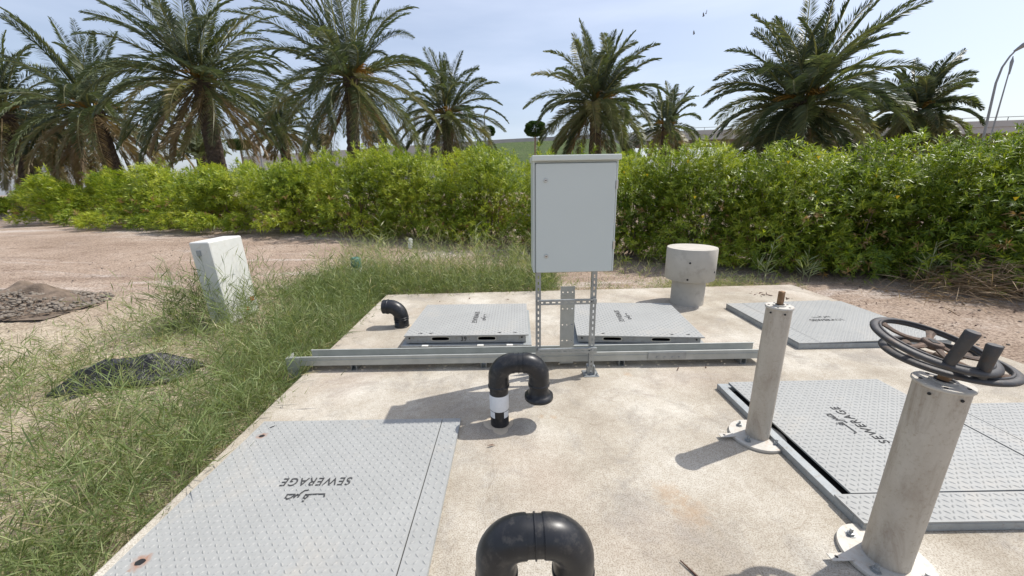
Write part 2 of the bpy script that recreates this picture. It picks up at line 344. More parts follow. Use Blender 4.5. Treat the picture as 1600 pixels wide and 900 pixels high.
# ------------------------------------------------------------ manhole covers
def bumps(mb, x0, x1, y0, y1, z, cell=.032, skip=(), h=.0036):
    nx_ = int((x1 - x0) / cell); ny_ = int((y1 - y0) / cell); cx = (x1 - x0) / nx_; cy = (y1 - y0) / ny_
    vs = []; fs = []
    for i in range(nx_):
        for j in range(ny_):
            X = x0 + (i + .5) * cx; Y = y0 + (j + .5) * cy
            if any(a < X < b_ and c_ < Y < d_ for a, b_, c_, d_ in skip): continue
            a = R_(45 if (i + j) % 2 else -45); ca, sa = math.cos(a), math.sin(a); n = len(vs)
            for (u, v_, zz) in ((-.0145, 0, 0), (-.004, -.0055, 0), (.004, -.0055, 0), (.0145, 0, 0), (.004, .0055, 0), (-.004, .0055, 0), (-.005, 0, h), (.005, 0, h)):
                vs.append((X + u * ca - v_ * sa, Y + u * sa + v_ * ca, z + zz))
            fs += [tuple(n + q for q in f) for f in ((0, 1, 6), (1, 2, 7, 6), (2, 3, 7), (3, 4, 7), (4, 5, 6, 7), (5, 0, 6))]
    mb.add(vs, fs)
def text_mesh(name, body, size, mat, parent, loc, rotz, rx=0, extrude=.0008, shear=0, space=1.15):
    cu = bpy.data.curves.new('t', 'FONT'); cu.body = body; cu.size = size; cu.extrude = extrude; cu.align_x = 'CENTER'; cu.align_y = 'CENTER'; cu.space_character = space; cu.shear = shear
    cu.offset = size * .002
    o = bpy.data.objects.new('t', cu); me = bpy.data.meshes.new_from_object(o); bpy.data.objects.remove(o)
    me.materials.clear(); me.materials.append(M[mat]); r = bpy.data.objects.new(name, me); COL.objects.link(r)
    r.parent = parent; r.location = loc; r.rotation_euler = (rx, 0, rotz); r.scale = (.80, .92, 1); return r
AR = [[(1.0, 0), (1.0, .2), (.86, .27), (.72, .2), (.64, 0), (1.0, 0)], [(.64, 0), (.58, .18), (.52, 0), (.46, .04)], [(.40, .16), (.38, -.08), (.28, -.24), (.14, -.26)],
      [(.1, .02), (.12, .22), (.0, .26), (-.06, .14), (.0, .04), (.1, .02)], [(.1, .02), (-.35, 0), (-.8, .0), (-.86, .16)], [(.0, .42), (.05, .42)]]
def arabic(parent, loc, rotz, s, z):
    mb = MB(); mb.T = Matrix.Translation(loc) @ Matrix.Rotation(rotz, 4, 'Z')
    for st in AR:
        for a, b_ in zip(st[:-1], st[1:]):
            a = Vector(a) * s; b_ = Vector(b_) * s; d = (b_ - a).normalized(); n = Vector((-d.y, d.x)) * s * .035; a = a - d * s * .03; b_ = b_ + d * s * .03
            mb.add([(a.x + n.x, a.y + n.y, 0), (a.x - n.x, a.y - n.y, 0), (b_.x - n.x, b_.y - n.y, 0), (b_.x + n.x, b_.y + n.y, 0)], [(0, 1, 2, 3)])
    # thin plate strokes, a hair above each other so none are coplanar
    for k in range(0, len(mb.v), 4):
        for q in range(4): x, y, z_ = mb.v[k + q]; mb.v[k + q] = (x, y, z_ + (k / 4 % 5) * .00025)
    return mb.build('arabic_lettering', 'cutout', parent)
def disc(mb, x, y, z, rx, ry, n=14, wob=.12):
    vs = [(x + rx * math.cos(2 * math.pi * i / n) * (1 + random.uniform(-wob, wob)), y + ry * math.sin(2 * math.pi * i / n) * (1 + random.uniform(-wob, wob)), z) for i in range(n)]
    mb.add(vs, [tuple(range(n))])
def loc2(root, p):
    return root.matrix_basis.inverted() @ Vector(p)
def mkcover(cx, cy, w_, d_, rz, label, zt, frame_h=.0, lidmat='lid', strips_=(), text=None, holes=(), slots=(), tilt=None, inset=.0, lidx0=None):
    """flat covers; returns root. local frame centred; strips_: list of ('L'|'R'|'N', width)"""
    root = empty('manhole_cover', (cx, cy, 0), rz, label, 'manhole cover', 'tread plate manhole covers on the slab')
    bpy.context.view_layer.update()
    x0, x1, y0, y1 = -w_ / 2, w_ / 2, -d_ / 2, d_ / 2
    fm = MB(); t = .055; zf = zt - .012
    fm.bbox(x0, x1, y0, y0 + t, .001, zf, .003); fm.bbox(x0, x1, y1 - t, y1, .001, zf, .003)
    fm.bbox(x0, x0 + t, y0 + t, y1 - t, .001, zf - .001, .003); fm.bbox(x1 - t, x1, y0 + t, y1 - t, .001, zf - .001, .003)
    fm.build('frame', 'frame_paint', root)
    lx0, lx1, ly0, ly1 = x0, x1, y0, y1
    skip = []
    if text: tx, ty, ta, tsz = text; hw = tsz * 2.0; hh = tsz * .3; a = abs(round(math.cos(ta))); skip.append((tx - (hw if a else hh), tx + (hw if a else hh), ty - (hh if a else hw), ty + (hh if a else hw)))
    for (hx, hy, r) in holes: skip.append((hx - r * 1.3, hx + r * 1.3, hy - r * 1.3, hy + r * 1.3))
    gap = .006
    for side, ws in strips_:
        sb = MB()
        if side == 'L': q = (lx0, lx0 + ws, ly0, ly1); lx0 += ws + gap
        if side == 'R': q = (lx1 - ws, lx1, ly0, ly1); lx1 -= ws + gap
        if side == 'N': q = (lx0, lx1, ly0, ly0 + ws); ly0 += ws + gap
        sb.box(*q, zt - .010, zt); bumps(sb, q[0] + .004, q[1] - .004, q[2] + .004, q[3] - .004, zt); sb.build('edge_plate', lidmat, root)
    if lidx0 is not None: lx0 = lidx0
    lb = MB()
    if tilt: lb.T = Matrix.Translation((lx0, ly0, 0)) @ Matrix.Rotation(tilt[0], 4, 'X') @ Matrix.Rotation(tilt[1], 4, 'Y') @ Matrix.Translation((-lx0, -ly0, 0))
    lb.box(lx0, lx1, ly0, ly1, zt - .0095, zt + .0005); bumps(lb, lx0 + .004, lx1 - .004, ly0 + .004, ly1 - .004, zt + .0005, skip=skip)
    lid = lb.build('lid', lidmat, root)
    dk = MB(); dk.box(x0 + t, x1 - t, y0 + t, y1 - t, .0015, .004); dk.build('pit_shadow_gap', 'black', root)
    zz = zt + .0032 + ((text[0] - lx0) * math.tan(-tilt[1]) if tilt and text else 0)
    if text:
        text_mesh('lettering', 'SEWERAGE', tsz, 'cutout', root, (tx, ty, zz), ta, shear=.0)
        up = Vector((-math.sin(ta), math.cos(ta), 0)); arabic(root, Vector((tx, ty, zz + .0005)) + up * tsz * 1.05, ta, tsz * 1.25, zz)
    for (hx, hy, r) in holes:
        h = MB(); disc(h, hx, hy, zt + .0012, r * .62, r * .5); h.build('bolt_hole', 'black', root)
    for (hx, hy, l_, a) in slots:
        h = MB(); h.T = Matrix.Translation((hx, hy, zt + .0014)) @ Matrix.Rotation(a, 4, 'Z'); disc(h, 0, 0, 0, l_, l_ * .3, 12, .2); h.build('lifting_slot', 'black', root)
    return root
# A: near left
ac = (-1.035, 1.62); aw, ad_ = 1.385, 1.46
def toA(px, py, z=.03, c=ac, rz=R_(-1.5)):
    p = P(px, py, z); v = Matrix.Rotation(-rz, 2) @ Vector((p.x - c[0], p.y - c[1])); return v.x, v.y
h1 = toA(409, 681); h2 = toA(219, 878); s1 = toA(425, 667); ta_ = toA(495, 752)
M['lidA'] = lid_mat('tread_plate_paint_rust_spotted', [(h1[0], h1[1], .028), (h2[0], h2[1], .034)], (.32, .324, .312))
mkcover(*ac, aw, ad_, R_(-1.5), 'wide grey tread plate cover with two rusted bolt holes, nearest the grass', .028, lidmat='lidA', strips_=[('R', .125)],
        text=(ta_[0], ta_[1], math.pi, .088), holes=[(h1[0], h1[1], .03), (h2[0], h2[1], .034)], slots=[(s1[0], s1[1], .022, .9)])
# E: near right, F beyond it, D far right
ec = (2.30, 1.995)
te = toA(1341, 664, .05, ec, R_(-1.5)); q1 = toA(1310, 603, .05, ec, 0); q2 = toA(1343, 611, .05, ec, 0)
mkcover(*ec, 1.27, 1.30, R_(-1.5), 'grey tread plate cover with open dark gap between the two tall pipe pedestals', .055, strips_=[('N', .17)],
        text=(te[0], te[1], R_(90), .088), slots=[(q1[0], q1[1], .02, .1), (q2[0], q2[1], .02, -.1)], lidx0=-.545, tilt=(0, R_(-.25)))
mkcover(3.60, 1.62, 1.30, 1.28, R_(-1.5), 'grey tread plate cover cut by the right picture edge, below the handwheels', .055, strips_=[('L', .15)])
dc = (3.63, 3.96); tD = toA(1292, 502, .06, dc, R_(-1))
mkcover(*dc, 1.50, 1.28, R_(-1), 'flat grey tread plate cover at the muddy right edge of the slab', .065, strips_=[('L', .20), ('R', .16)],
        text=(tD[0], tD[1], 0, .085), slots=[(.42, .52, .022, 0), (.52, .44, .022, .2)], tilt=(0, R_(-.9)))
# raised covers B and C with box skirts
def raised(cx, cy, w_, d_, rz, label, zt, tx, ty, ta, number, dark):
    root = empty('manhole_cover', (cx, cy, 0), rz, label, 'manhole cover', 'tread plate manhole covers on the slab'); bpy.context.view_layer.update()
    x0, x1, y0, y1 = -w_ / 2, w_ / 2, -d_ / 2, d_ / 2; f = .03
    fm = MB()
    for (a, b_, c_, d__) in ((x0 - f, x1 + f, y0 - f, y0 + .03), (x0 - f, x1 + f, y1 - .03, y1 + f), (x0 - f, x0 + .03, y0 + .03, y1 - .03), (x1 - .03, x1 + f, y0 + .03, y1 - .03)): fm.bbox(a, b_, c_, d__, .001, .026, .003)
    fm.build('frame', 'frame_paint', root)
    fr = MB(); zb = .034
    # front skirt with two real slots
    yy0, yy1 = y0 + .02, y0 + .028; sl = [(-.36, -.18), (.12, .30)]; xs = [x0 + .012] + [v for s_ in sl for v in s_] + [x1 - .03]
    za, zc = zb + (zt - zb) * .32, zb + (zt - zb) * .72
    for i in range(len(xs) - 1):
        if i % 2: fr.box(xs[i], xs[i + 1], yy0, yy1, zb, za); fr.box(xs[i], xs[i + 1], yy0, yy1, zc, zt - .012)
        else: fr.box(xs[i], xs[i + 1], yy0, yy1, zb, zt - .012)
    fr.box(x0 + .012, x0 + .02, yy1, y1 - .02, zb, zt - .012); fr.box(x1 - .038, x1 - .03, yy1, y1 - .02, zb, zt - .012); fr.box(x0 + .012, x1 - .03, y1 - .028, y1 - .02, zb, zt - .013)
    fr.build('skirt', 'frame_paint', root)
    for (a, b_) in sl:
        rm = MB()
        n = 16; vs = []; cxm = (a + b_) / 2; czm = (za + zc) / 2; hw = (b_ - a) / 2; hh = (zc - za) / 2
        for k in range(n):
            g_ = 2 * math.pi * k / n; c1 = math.copysign(abs(math.cos(g_)) ** .5, math.cos(g_)); s1_ = math.copysign(abs(math.sin(g_)) ** .5, math.sin(g_))
            vs.append((cxm + c1 * hw * 1.0, yy0 - .004, czm + s1_ * hh * 1.0)); vs.append((cxm + c1 * (hw + .012), yy0 - .004, czm + s1_ * (hh + .01)))
        rm.add(vs, [(2 * k, 2 * k + 1, (2 * k + 3) % (2 * n), (2 * k + 2) % (2 * n)) for k in range(n)])
        rm.build('slot_rim', 'tray', root)
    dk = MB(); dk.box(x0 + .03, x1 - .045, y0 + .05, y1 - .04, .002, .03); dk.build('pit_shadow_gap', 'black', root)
    lb = MB(); lb.box(x0, x1, y0, y1, zt - .010, zt); hw, hh = .1, .27
    bumps(lb, x0 + .004, x1 - .004, y0 + .004, y1 - .004, zt, skip=[(tx - .03, tx + .03, ty - .2, ty + .2)]); lb.build('lid', 'lid', root)
    text_mesh('lettering', 'SEWERAGE', .088, 'cutout', root, (tx, ty, zt + .002), ta)
    up = Vector((-math.sin(ta), math.cos(ta), 0)); arabic(root, Vector((tx, ty, zt + .0025)) + up * .095, ta, .11, zt)
    for (hx, hy) in ((x0 + .16, y0 + .06), (x0 + .27, y0 + .06), (x1 - .3, y0 + .06), (x1 - .14, y0 + .06)):
        h = MB(); disc(h, hx, hy, zt + .001, .024, .012, 12, .3); h.build('lifting_slot', 'black', root)
    for hx in (x0 + .05, x1 - .07):
        h = MB(); h.lathe([(.009, 0), (.009, .002)], 12, at=(hx, yy0 - .0035, zt - .035), axis=(0, -1, 0)); h.build('bolt_hole', 'black', root)
    for a in (-.42, .15, .45) if number else (-.25, .03, .3):
        wp = MB(); wp.bbox(a - .035, a + .03, y0 - .05, y0 - .02, .024, .032, .001); wp.build('packing_strip', 'pale', root)
    if number: text_mesh('painted_number', '39', .075, 'marker', root, (-.03, yy0 - .003, (zb + zt) / 2 - .004), 0, rx=R_(90), extrude=.0005)
    return root
rootB = raised(-.376, 4.15, 1.285, 1.05, R_(-2.5), 'raised grey tread plate cover with 39 written on its front skirt', .125, .04, .02, R_(-90), True, False)
rootC = raised(1.42, 4.05, 1.25, 1.12, R_(-6.5), 'raised grey tread plate cover behind the cabinet posts, half under vent shadow', .115, -.1, .05, R_(-90), False, True)

# ------------------------------------------------------------ cabinet on a slotted stand
CY = 2.70
a0 = PY(833, 243, CY); a1 = PY(966, 241, CY); b0 = PY(834, 427, CY); b1 = PY(962, 425, CY)
xl = (a0.x + b0.x) / 2; xr = (a1.x + b1.x) / 2; zt = a0.z; zb = (b0.z + b1.z) / 2; Wc = xr - xl
root = empty('electrical_cabinet', ((xl + xr) / 2, CY + .13, 0), R_(-.5), 'blank light grey steel cabinet with two locks on slotted steel posts', 'cabinet')
h = Wc / 2; yb = .11; yf = -.13
mb = MB(); mb.bbox(-h, h, yf + .02, yb, zb, zt - .03, .006); mb.build('body', 'cab', root)
mb = MB(); mb.bbox(-h - .008, h + .008, yf - .02, yb + .012, zt - .036, zt, .005); mb.build('roof', 'cab_edge', root)
mb = MB(); mb.box(-h + .0155, h - .0155, yf + .012, yf + .0198, zb + .0015, zt - .0495); mb.build('door_gap_shade', 'black', root)  # black strip added behind the door, painting the gap's shade as a thin outline
mb = MB(); mb.bbox(-h + .018, h - .018, yf, yf + .019, zb + .004, zt - .052, .0075); dr = mb.build('door', 'cab', root)
for (px, py) in ((853, 282), (854, 401)):
    p = PY(px, py, CY - .01); x = p.x - (xl + xr) / 2; mb = MB(); mb.lathe([(.013, 0), (.013, .006), (.010, .009)], 20, at=(x, yf, p.z), axis=(0, -1, 0)); lk = mb.build('lock', 'chrome', dr)
    mb = MB(); mb.box(x - .0065, x + .0065, yf - .0105, yf - .0085, p.z - .002, p.z + .002); mb.build('key_slot', 'black', lk)
for zc_ in (zt - .2, zb + .2):
    mb = MB(); mb.bbox(h - .017, h - .002, yf - .003, yf + .019, zc_ - .03, zc_ + .03, .002); mb.build('hinge', 'chrome', dr)
# stand
pb = P(922, 584); pl = P(849, 578)
yp = pb.y - (CY + .13); xs_ = [.28 - (xl + xr) / 2, pb.x - (xl + xr) / 2]
for xx in xs_:
    mb = MB(); hh = zt - .1
    mb.T = Matrix.Translation((xx, yp, .006)) @ Matrix.Rotation(R_(-90), 4, 'Y') @ Matrix.Rotation(R_(90), 4, 'X') if False else Matrix(((0, 1, 0, xx), (0, 0, 1, yp - .021), (1, 0, 0, .006), (0, 0, 0, 1)))
    mb.perf(hh, .042, .05, .026, .011, .0025)
    mb.T = Matrix.Identity(4)
    mb.box(xx - .021, xx - .0185, yp - .0185, yp + .02, .006, hh); mb.box(xx + .0185, xx + .021, yp - .0185, yp + .02, .006, hh)
    po = mb.build('post', 'galv', root)
    mb = MB(); mb.bbox(xx - .065, xx + .065, yp - .06, yp + .06, .001, .008, .002)
    mb.box(xx - .032, xx - .022, yp - .03, yp + .03, .008, .085); mb.box(xx + .022, xx + .032, yp - .03, yp + .03, .008, .085)
    for (u, v) in ((-.048, -.042), (.048, -.042), (.048, .042)): mb.lathe([(.011, 0), (.011, .01), (.006, .011), (.006, .024)], 6, False, at=(xx + u, yp + v, .008))
    mb.build('base_plate', 'galv', po)
for py in (472, 548):
    zc_ = PY(886, py, pb.y - .04).z; xa = PY(841, py, pb.y - .04).x - (xl + xr) / 2; xb = PY(932, py, pb.y - .04).x - (xl + xr) / 2
    yq = yp - .024
    mb = MB(); mb.T = Matrix(((1, 0, 0, xa), (0, 0, 1, yq - .022), (0, 1, 0, zc_), (0, 0, 0, 1))); mb.perf(xb - xa, .041, .05, .028, .012, .002)
    mb.T = Matrix.Identity(4); mb.box(xa, xb, yq - .02, yq, zc_ + .0185, zc_ + .0205); mb.box(xa, xb, yq - .02, yq, zc_ - .0205, zc_ - .0185)
    for xx in xs_: mb.lathe([(.012, 0), (.012, .008)], 6, False, at=(xx, yq - .023, zc_), axis=(0, -1, 0))
    mb.build('crossbar', 'galv', root)

# perforated upright strip behind the stand
zt2 = PY(886, 447, 3.14).z; xa = PY(875, 500, 3.14).x; xb = PY(897, 500, 3.14).x; zb2 = PY(886, 567, 3.14).z
root = empty('perforated_tray_offcut', ((xa + xb) / 2, 3.13, max(zb2, .02)), 0, 'short upright perforated steel strip between the cabinet posts', 'steel strip')
mb = MB(); mb.T = Matrix(((0, 1, 0, 0), (0, 0, 1, 0), (1, 0, 0, 0), (0, 0, 0, 1))); mb.perf(zt2 - max(zb2, .02), xb - xa, .15, .012, .012, .003, rows=3); mb.build('plate', 'tray', root)
mb = MB(); mb.box(-.062, -.04, -.006, 0, .05, .11); mb.build('tag', 'pale', root)

# long cable tray on its brackets
root = empty('cable_tray', (0, 3.12, 0), R_(-1.6), 'long grey perforated steel cable tray lying across the slab', 'cable tray')
x0, x1 = -1.95, 2.32; mb = MB(); zb_ = .055; ht = .085; dpt = .16
mb.box(x0, x1, -.001, .001, zb_, zb_ + ht); mb.box(x0, x1, .001, .014, zb_ + ht - .002, zb_ + ht); mb.box(x0, x1, -.006, -.001, zb_ + ht * .62, zb_ + ht * .66)
mb.box(x0 + .12, x1, dpt - .002, dpt, zb_ + .002, zb_ + ht + .004); mb.box(x0 + .12, x1, dpt - .016, dpt - .002, zb_ + ht + .002, zb_ + ht + .004)
mb.T = Matrix.Translation((x0, dpt / 2, zb_ + .0005)); mb.perf(x1 - x0, dpt - .004, .15, .013, .010, .002, rows=3, phase=0); mb.T = Matrix.Identity(4)
mb.build('channel', 'tray', root)
mb = MB(); mb.box(x0 - .03, x0 + .09, -.008, -.004, -.06, zb_ + ht - .005); mb.box(x0 - .03, x0 - .026, -.004, .12, -.06, zb_ + ht - .005); mb.build('end_plate', 'tray', root)
for xx in (-1.38, 1.05, 2.15, -.2):
    mb = MB(); mb.box(xx - .025, xx + .025, .0, .13, .001, .005); mb.box(xx - .025, xx - .021, .0, .13, .005, zb_); mb.box(xx + .021, xx + .025, .0, .13, .005, zb_); mb.build('bracket', 'galv', root)
mb = MB(); mb.box(1.28, 1.62, -.012, -.007, zb_ + .012, zb_ + ht - .006)
for xx in (1.36, 1.43, 1.5, 1.56): mb.lathe([(.011, 0), (.009, .005)], 12, at=(xx, -.012, zb_ + .03), axis=(0, -1, 0))
mb.build('splice_plate', 'galv', root)

# ------------------------------------------------------------ black vent pipes
def bend(c, a0_, a1_, r, ux, uz, n=10):
    return [Vector(c) + ux * math.cos(a0_ + (a1_ - a0_) * i / n) * r + uz * math.sin(a0_ + (a1_ - a0_) * i / n) * r for i in range(n + 1)]
def goose(x0, y0, rz, H, W_, r, label, legend, flange, tape):
    root = empty('gooseneck_vent_pipe', (x0, y0, 0), rz, label, 'vent pipe', 'black gooseneck vent pipes'); ux = Vector((1, 0, 0)); uz = Vector((0, 0, 1)); R = .098
    mb = MB(); mb.lathe([(r * .93, 0), (r * .93, H - R)], 36); mb.build('riser', 'rubber', root)
    # elbows
    for s_, c_ in ((1, R), (-1, W_ - R)):
        mb = MB()
        if s_ == 1: pts = [(0, 0, H - R - .075), (0, 0, H - R)] + bend((R, 0, H - R), math.pi, math.pi / 2, R, ux, uz)[1:] + [(W_ / 2 - .03, 0, H)]
        else: pts = [(W_ / 2 + .03, 0, H)] + bend((W_ - R, 0, H - R), math.pi / 2, 0, R, ux, uz) + [(W_, 0, H - R - .075)]
        mb.tube(pts, r * 1.015, 36)
        e = pts[0] if s_ == 1 else pts[-1]; mb.lathe([(r, 0), (r * 1.07, .004), (r * 1.07, .018), (r, .022)], 36, at=(e[0], e[1], e[2] + .002), cap=False)
        mb.build('elbow', 'rubber', root)
    mb = MB(); mb.tube([(W_ / 2 - .045, 0, H), (W_ / 2 + .045, 0, H)], r * .955, 36)
    for o_ in (-.03, 0, .03): mb.tube([(W_ / 2 + o_ - .0025, 0, H), (W_ / 2 + o_ + .0025, 0, H)], r * (1.035 if o_ == 0 else .99), 36)
    mb.build('coupling', 'rubber', root)
    mb = MB()
    if flange: mb.lathe([(r * .7, 0), (r * 1.42, 0), (r * 1.45, .008), (r * 1.42, .028), (r * 1.16, .032), (r * 1.05, .05), (r * .95, .07), (r * .95, H - R - legend - .06)], 40, at=(W_, 0, legend), cap=False)
    else: mb.lathe([(r * .8, 0), (r * .95, 0), (r * .95, H - R - legend)], 36, at=(W_, 0, legend), cap=False)
    mb.build('outlet', 'rubber', root)
    mb = MB(); mb.lathe([(r * .9, .002), (r * .9, .004)], 30, at=(W_, 0, legend)); mb.build('outlet_opening', 'black', root)
    if tape:
        mb = MB(); mb.lathe([(r * .955, .125), (r * .97, .13), (r * .97, .235), (r * .955, .24)], 36, cap=False); mb.build('white_band', 'white_tape', root)
        for aa in (R_(-160), R_(-62)):
            mb = MB(); vs = []; n = 8
            for zz in (.075, .122):
                for i in range(n + 1): g_ = aa + R_(42) * i / n; vs.append((r * .965 * math.cos(g_), r * .965 * math.sin(g_), zz))
            mb.add(vs, [(i, i + 1, n + 2 + i, n + 1 + i) for i in range(n)], True); mb.build('white_tape_patch', 'white_tape', root)
    return root
u = P(780, 664)
goose(u.x + .005, u.y + .02, R_(0), .457, .272, .068, 'black gooseneck vent pipe with white tape band round its riser', .19, True, True)
u2 = PY(774, 840, 1.03)
goose(u2.x, 1.03, R_(0), u2.z + .002, .272, .071, 'black gooseneck vent pipe cut by the bottom picture edge', .12, False, False)
# single elbow
e = P(626, 513); root = empty('elbow_vent_pipe', (e.x, e.y + .07, 0), R_(-4), 'short black elbow pipe opening to the left at slab corner', 'vent pipe')
r = .083; mb = MB(); ux = Vector((1, 0, 0)); uz = Vector((0, 0, 1)); H = .245
mb.tube([(0, 0, 0), (0, 0, .12)] + bend((-.125, 0, H - .125), 0, math.pi / 2, .125, ux, uz, 12) + [(-.20, 0, H)], r, 36); mb.build('elbow', 'rubber', root)
mb = MB()
for zz in (.0, .085, .11): mb.lathe([(r * 1.0, 0), (r * 1.05, .003), (r * 1.05, .010), (r, .013)], 36, at=(0, 0, zz), cap=False)
mb.lathe([(r * 1.0, 0), (r * 1.05, .003), (r * 1.05, .02), (r, .023)], 36, at=(-.135, 0, H), axis=(-1, 0, 0), cap=False); mb.build('socket_ring', 'rubber', root)
mb = MB(); mb.lathe([(r * .86, 0), (r * .86, .001)], 30, at=(-.2005, 0, H), axis=(-1, 0, 0)); mb.build('opening', 'black', root)

# concrete mushroom vent
v = P(1080, 470); D_ = v.y; rb = (PY(1104, 450, D_).x - PY(1057, 450, D_).x) / 2; rc = (PY(1127, 400, D_).x - PY(1048, 400, D_).x) / 2
vb = P(1080, 480).y + rb
zj = PY(1087, 432, D_).z; ztc = PY(1087, 391, D_ - .2).z
rc *= .90; ztc += .02
root = empty('concrete_vent', (P(1082, 480).x + .02, vb, 0), 0, 'round grey concrete vent with wide drum cap on the slab', 'vent')
mb = MB(); mb.lathe([(rb, 0), (rb, zj + .02)], 48); mb.build('shaft', 'concrete_grey', root)
mb = MB(); mb.lathe([(rc * .97, zj), (rc, zj + .008), (rc, ztc - .012), (rc * .985, ztc)], 56); mb.build('cap', 'concrete_grey', root)
for (aa, zz) in ((-118, .62), (-120, .1), (-50, .3)):
    g_ = R_(aa); mb = MB(); mb.lathe([(.013, 0), (.013, .003)], 10, at=(rc * math.cos(g_), rc * math.sin(g_), zj + (ztc - zj) * zz), axis=(math.cos(g_), math.sin(g_), 0)); mb.build('bolt_hole', 'black', root)

# blown sand lying in low drifts against the covers and pipes (real thin mounds)
rs = np.random.default_rng(77); mb = MB()
def drift(x, y, rx_, ry_, h_):
    n = 22; K = 4; vs = [(x, y, h_)]
    wob = [1 + .22 * math.sin(3 * 2 * math.pi * i / n + x * 9) + rs.uniform(-.12, .12) for i in range(n)]
    for k in range(1, K + 1):
        for i in range(n):
            a = 2 * math.pi * i / n; t_ = k / K; vs.append((x + rx_ * t_ * wob[i] * math.cos(a), y + ry_ * t_ * wob[i] * math.sin(a), h_ * (1 - t_) ** 1.3 + .0008))
    fs = [(0, 1 + i, 1 + (i + 1) % n) for i in range(n)] + [(1 + (k - 1) * n + i, 1 + k * n + i, 1 + k * n + (i + 1) % n, 1 + (k - 1) * n + (i + 1) % n) for k in range(1, K) for i in range(n)]
    mb.add(vs, fs, True)
for q in range(8): drift(-1.0 + q * .18, 3.50 + rs.normal(0, .01), .11, .03, .005)
for (x, y) in ((u.x, u.y), (e.x, e.y + .07), (u2.x, 1.03)): drift(x, y, .095, .095, .006)
o = mb.build('blown_sand', 'sand'); tag(o, 'thin drifts of blown sand on the slab', 'sand', kind='stuff')

# ------------------------------------------------------------ pedestals
def pedestal(x, y, H, r, label, spin, rf, lean=0):
    root = empty('valve_pedestal', (x, y, 0), 0, label, 'pedestal', 'pipe pedestals for valve wheels'); root.rotation_euler = (0, lean, 0)
    mb = MB(); mb.lathe([(r, .02), (r, H)], 48); mb.build('pipe_column', 'pipe', root)
    mb = MB(); mb.lathe([(rf * .99, .001), (rf, .004), (rf, .017), (rf * .99, .02)], 56); bp = mb.build('base_flange', 'flange', root)
    for k in range(4):
        g_ = R_(45 + 90 * k - 15); mb = MB(); at = ((rf + r) / 2 * math.cos(g_), (rf + r) / 2 * math.sin(g_), .02)
        mb.lathe([(.02, 0), (.02, .003), (.014, .003), (.014, .014), (.007, .015), (.007, .034)], 6, False, at=at); mb.build('bolt', 'galv', bp)
    mb = MB(); mb.lathe([(r * 1.06, H), (r * 1.09, H + .003), (r * 1.09, H + .010), (r * 1.06, H + .013)], 48)
    mb.lathe([(r * .5, H + .013), (r * .5, H + .02)], 32); tp = mb.build('top_plate', 'flange', root)
    mb = MB(); mb.lathe([(r * .36, H + .0205), (r * .36, H + .022)], 20); mb.build('hole', 'black', tp)
    for k in range(5): g_ = R_(72 * k + 10); mb = MB(); mb.lathe([(.006, 0), (.006, .0015)], 10, at=(r * .82 * math.cos(g_), r * .82 * math.sin(g_), H + .013)); mb.build('hole', 'black', tp)
    for k in (3, 4): g_ = R_(60 * k + 20); mb = MB(); mb.lathe([(.0055, 0), (.0055, .003)], 10, at=(r * 1.03 * math.cos(g_), r * 1.03 * math.sin(g_), H - .02), axis=(math.cos(g_), math.sin(g_), 0)); mb.build('hole', 'black', tp)
    mb = MB(); mb.T = Matrix.Rotation(R_(20), 4, 'Z'); s_ = r * .2
    mb.bbox(-s_, s_, -s_, s_, H + .015, H + .015 + spin, .003); mb.build('spindle', 'spindle', root)
    # fixing strap on the slab beside the flange
    mb = MB(); mb.bbox(-rf - .085, -rf + .01, -.018, .018, .021, .025, .001); st = mb.build('floor_strap', 'flange', root)
    mb = MB(); mb.lathe([(.007, 0), (.007, .001)], 10, at=(-rf - .055, 0, .025)); mb.build('hole', 'black', st)
    return root
pf = P(1183, 690); rf = .085; yf_ = pf.y + rf * .3
hf = PY(1208, 483, yf_ + .0).z
pedestal(1.61, 2.06, PY(1208, 481, 2.06).z, .066, 'farther stained pipe pedestal with bare square spindle', .085, .160)
HN = PY(1467, 601, 1.23).z
pedestal(1.625, 1.23, HN, .079, 'nearer stained pipe pedestal carrying the stacked handwheels', .11, .165, R_(1.0))

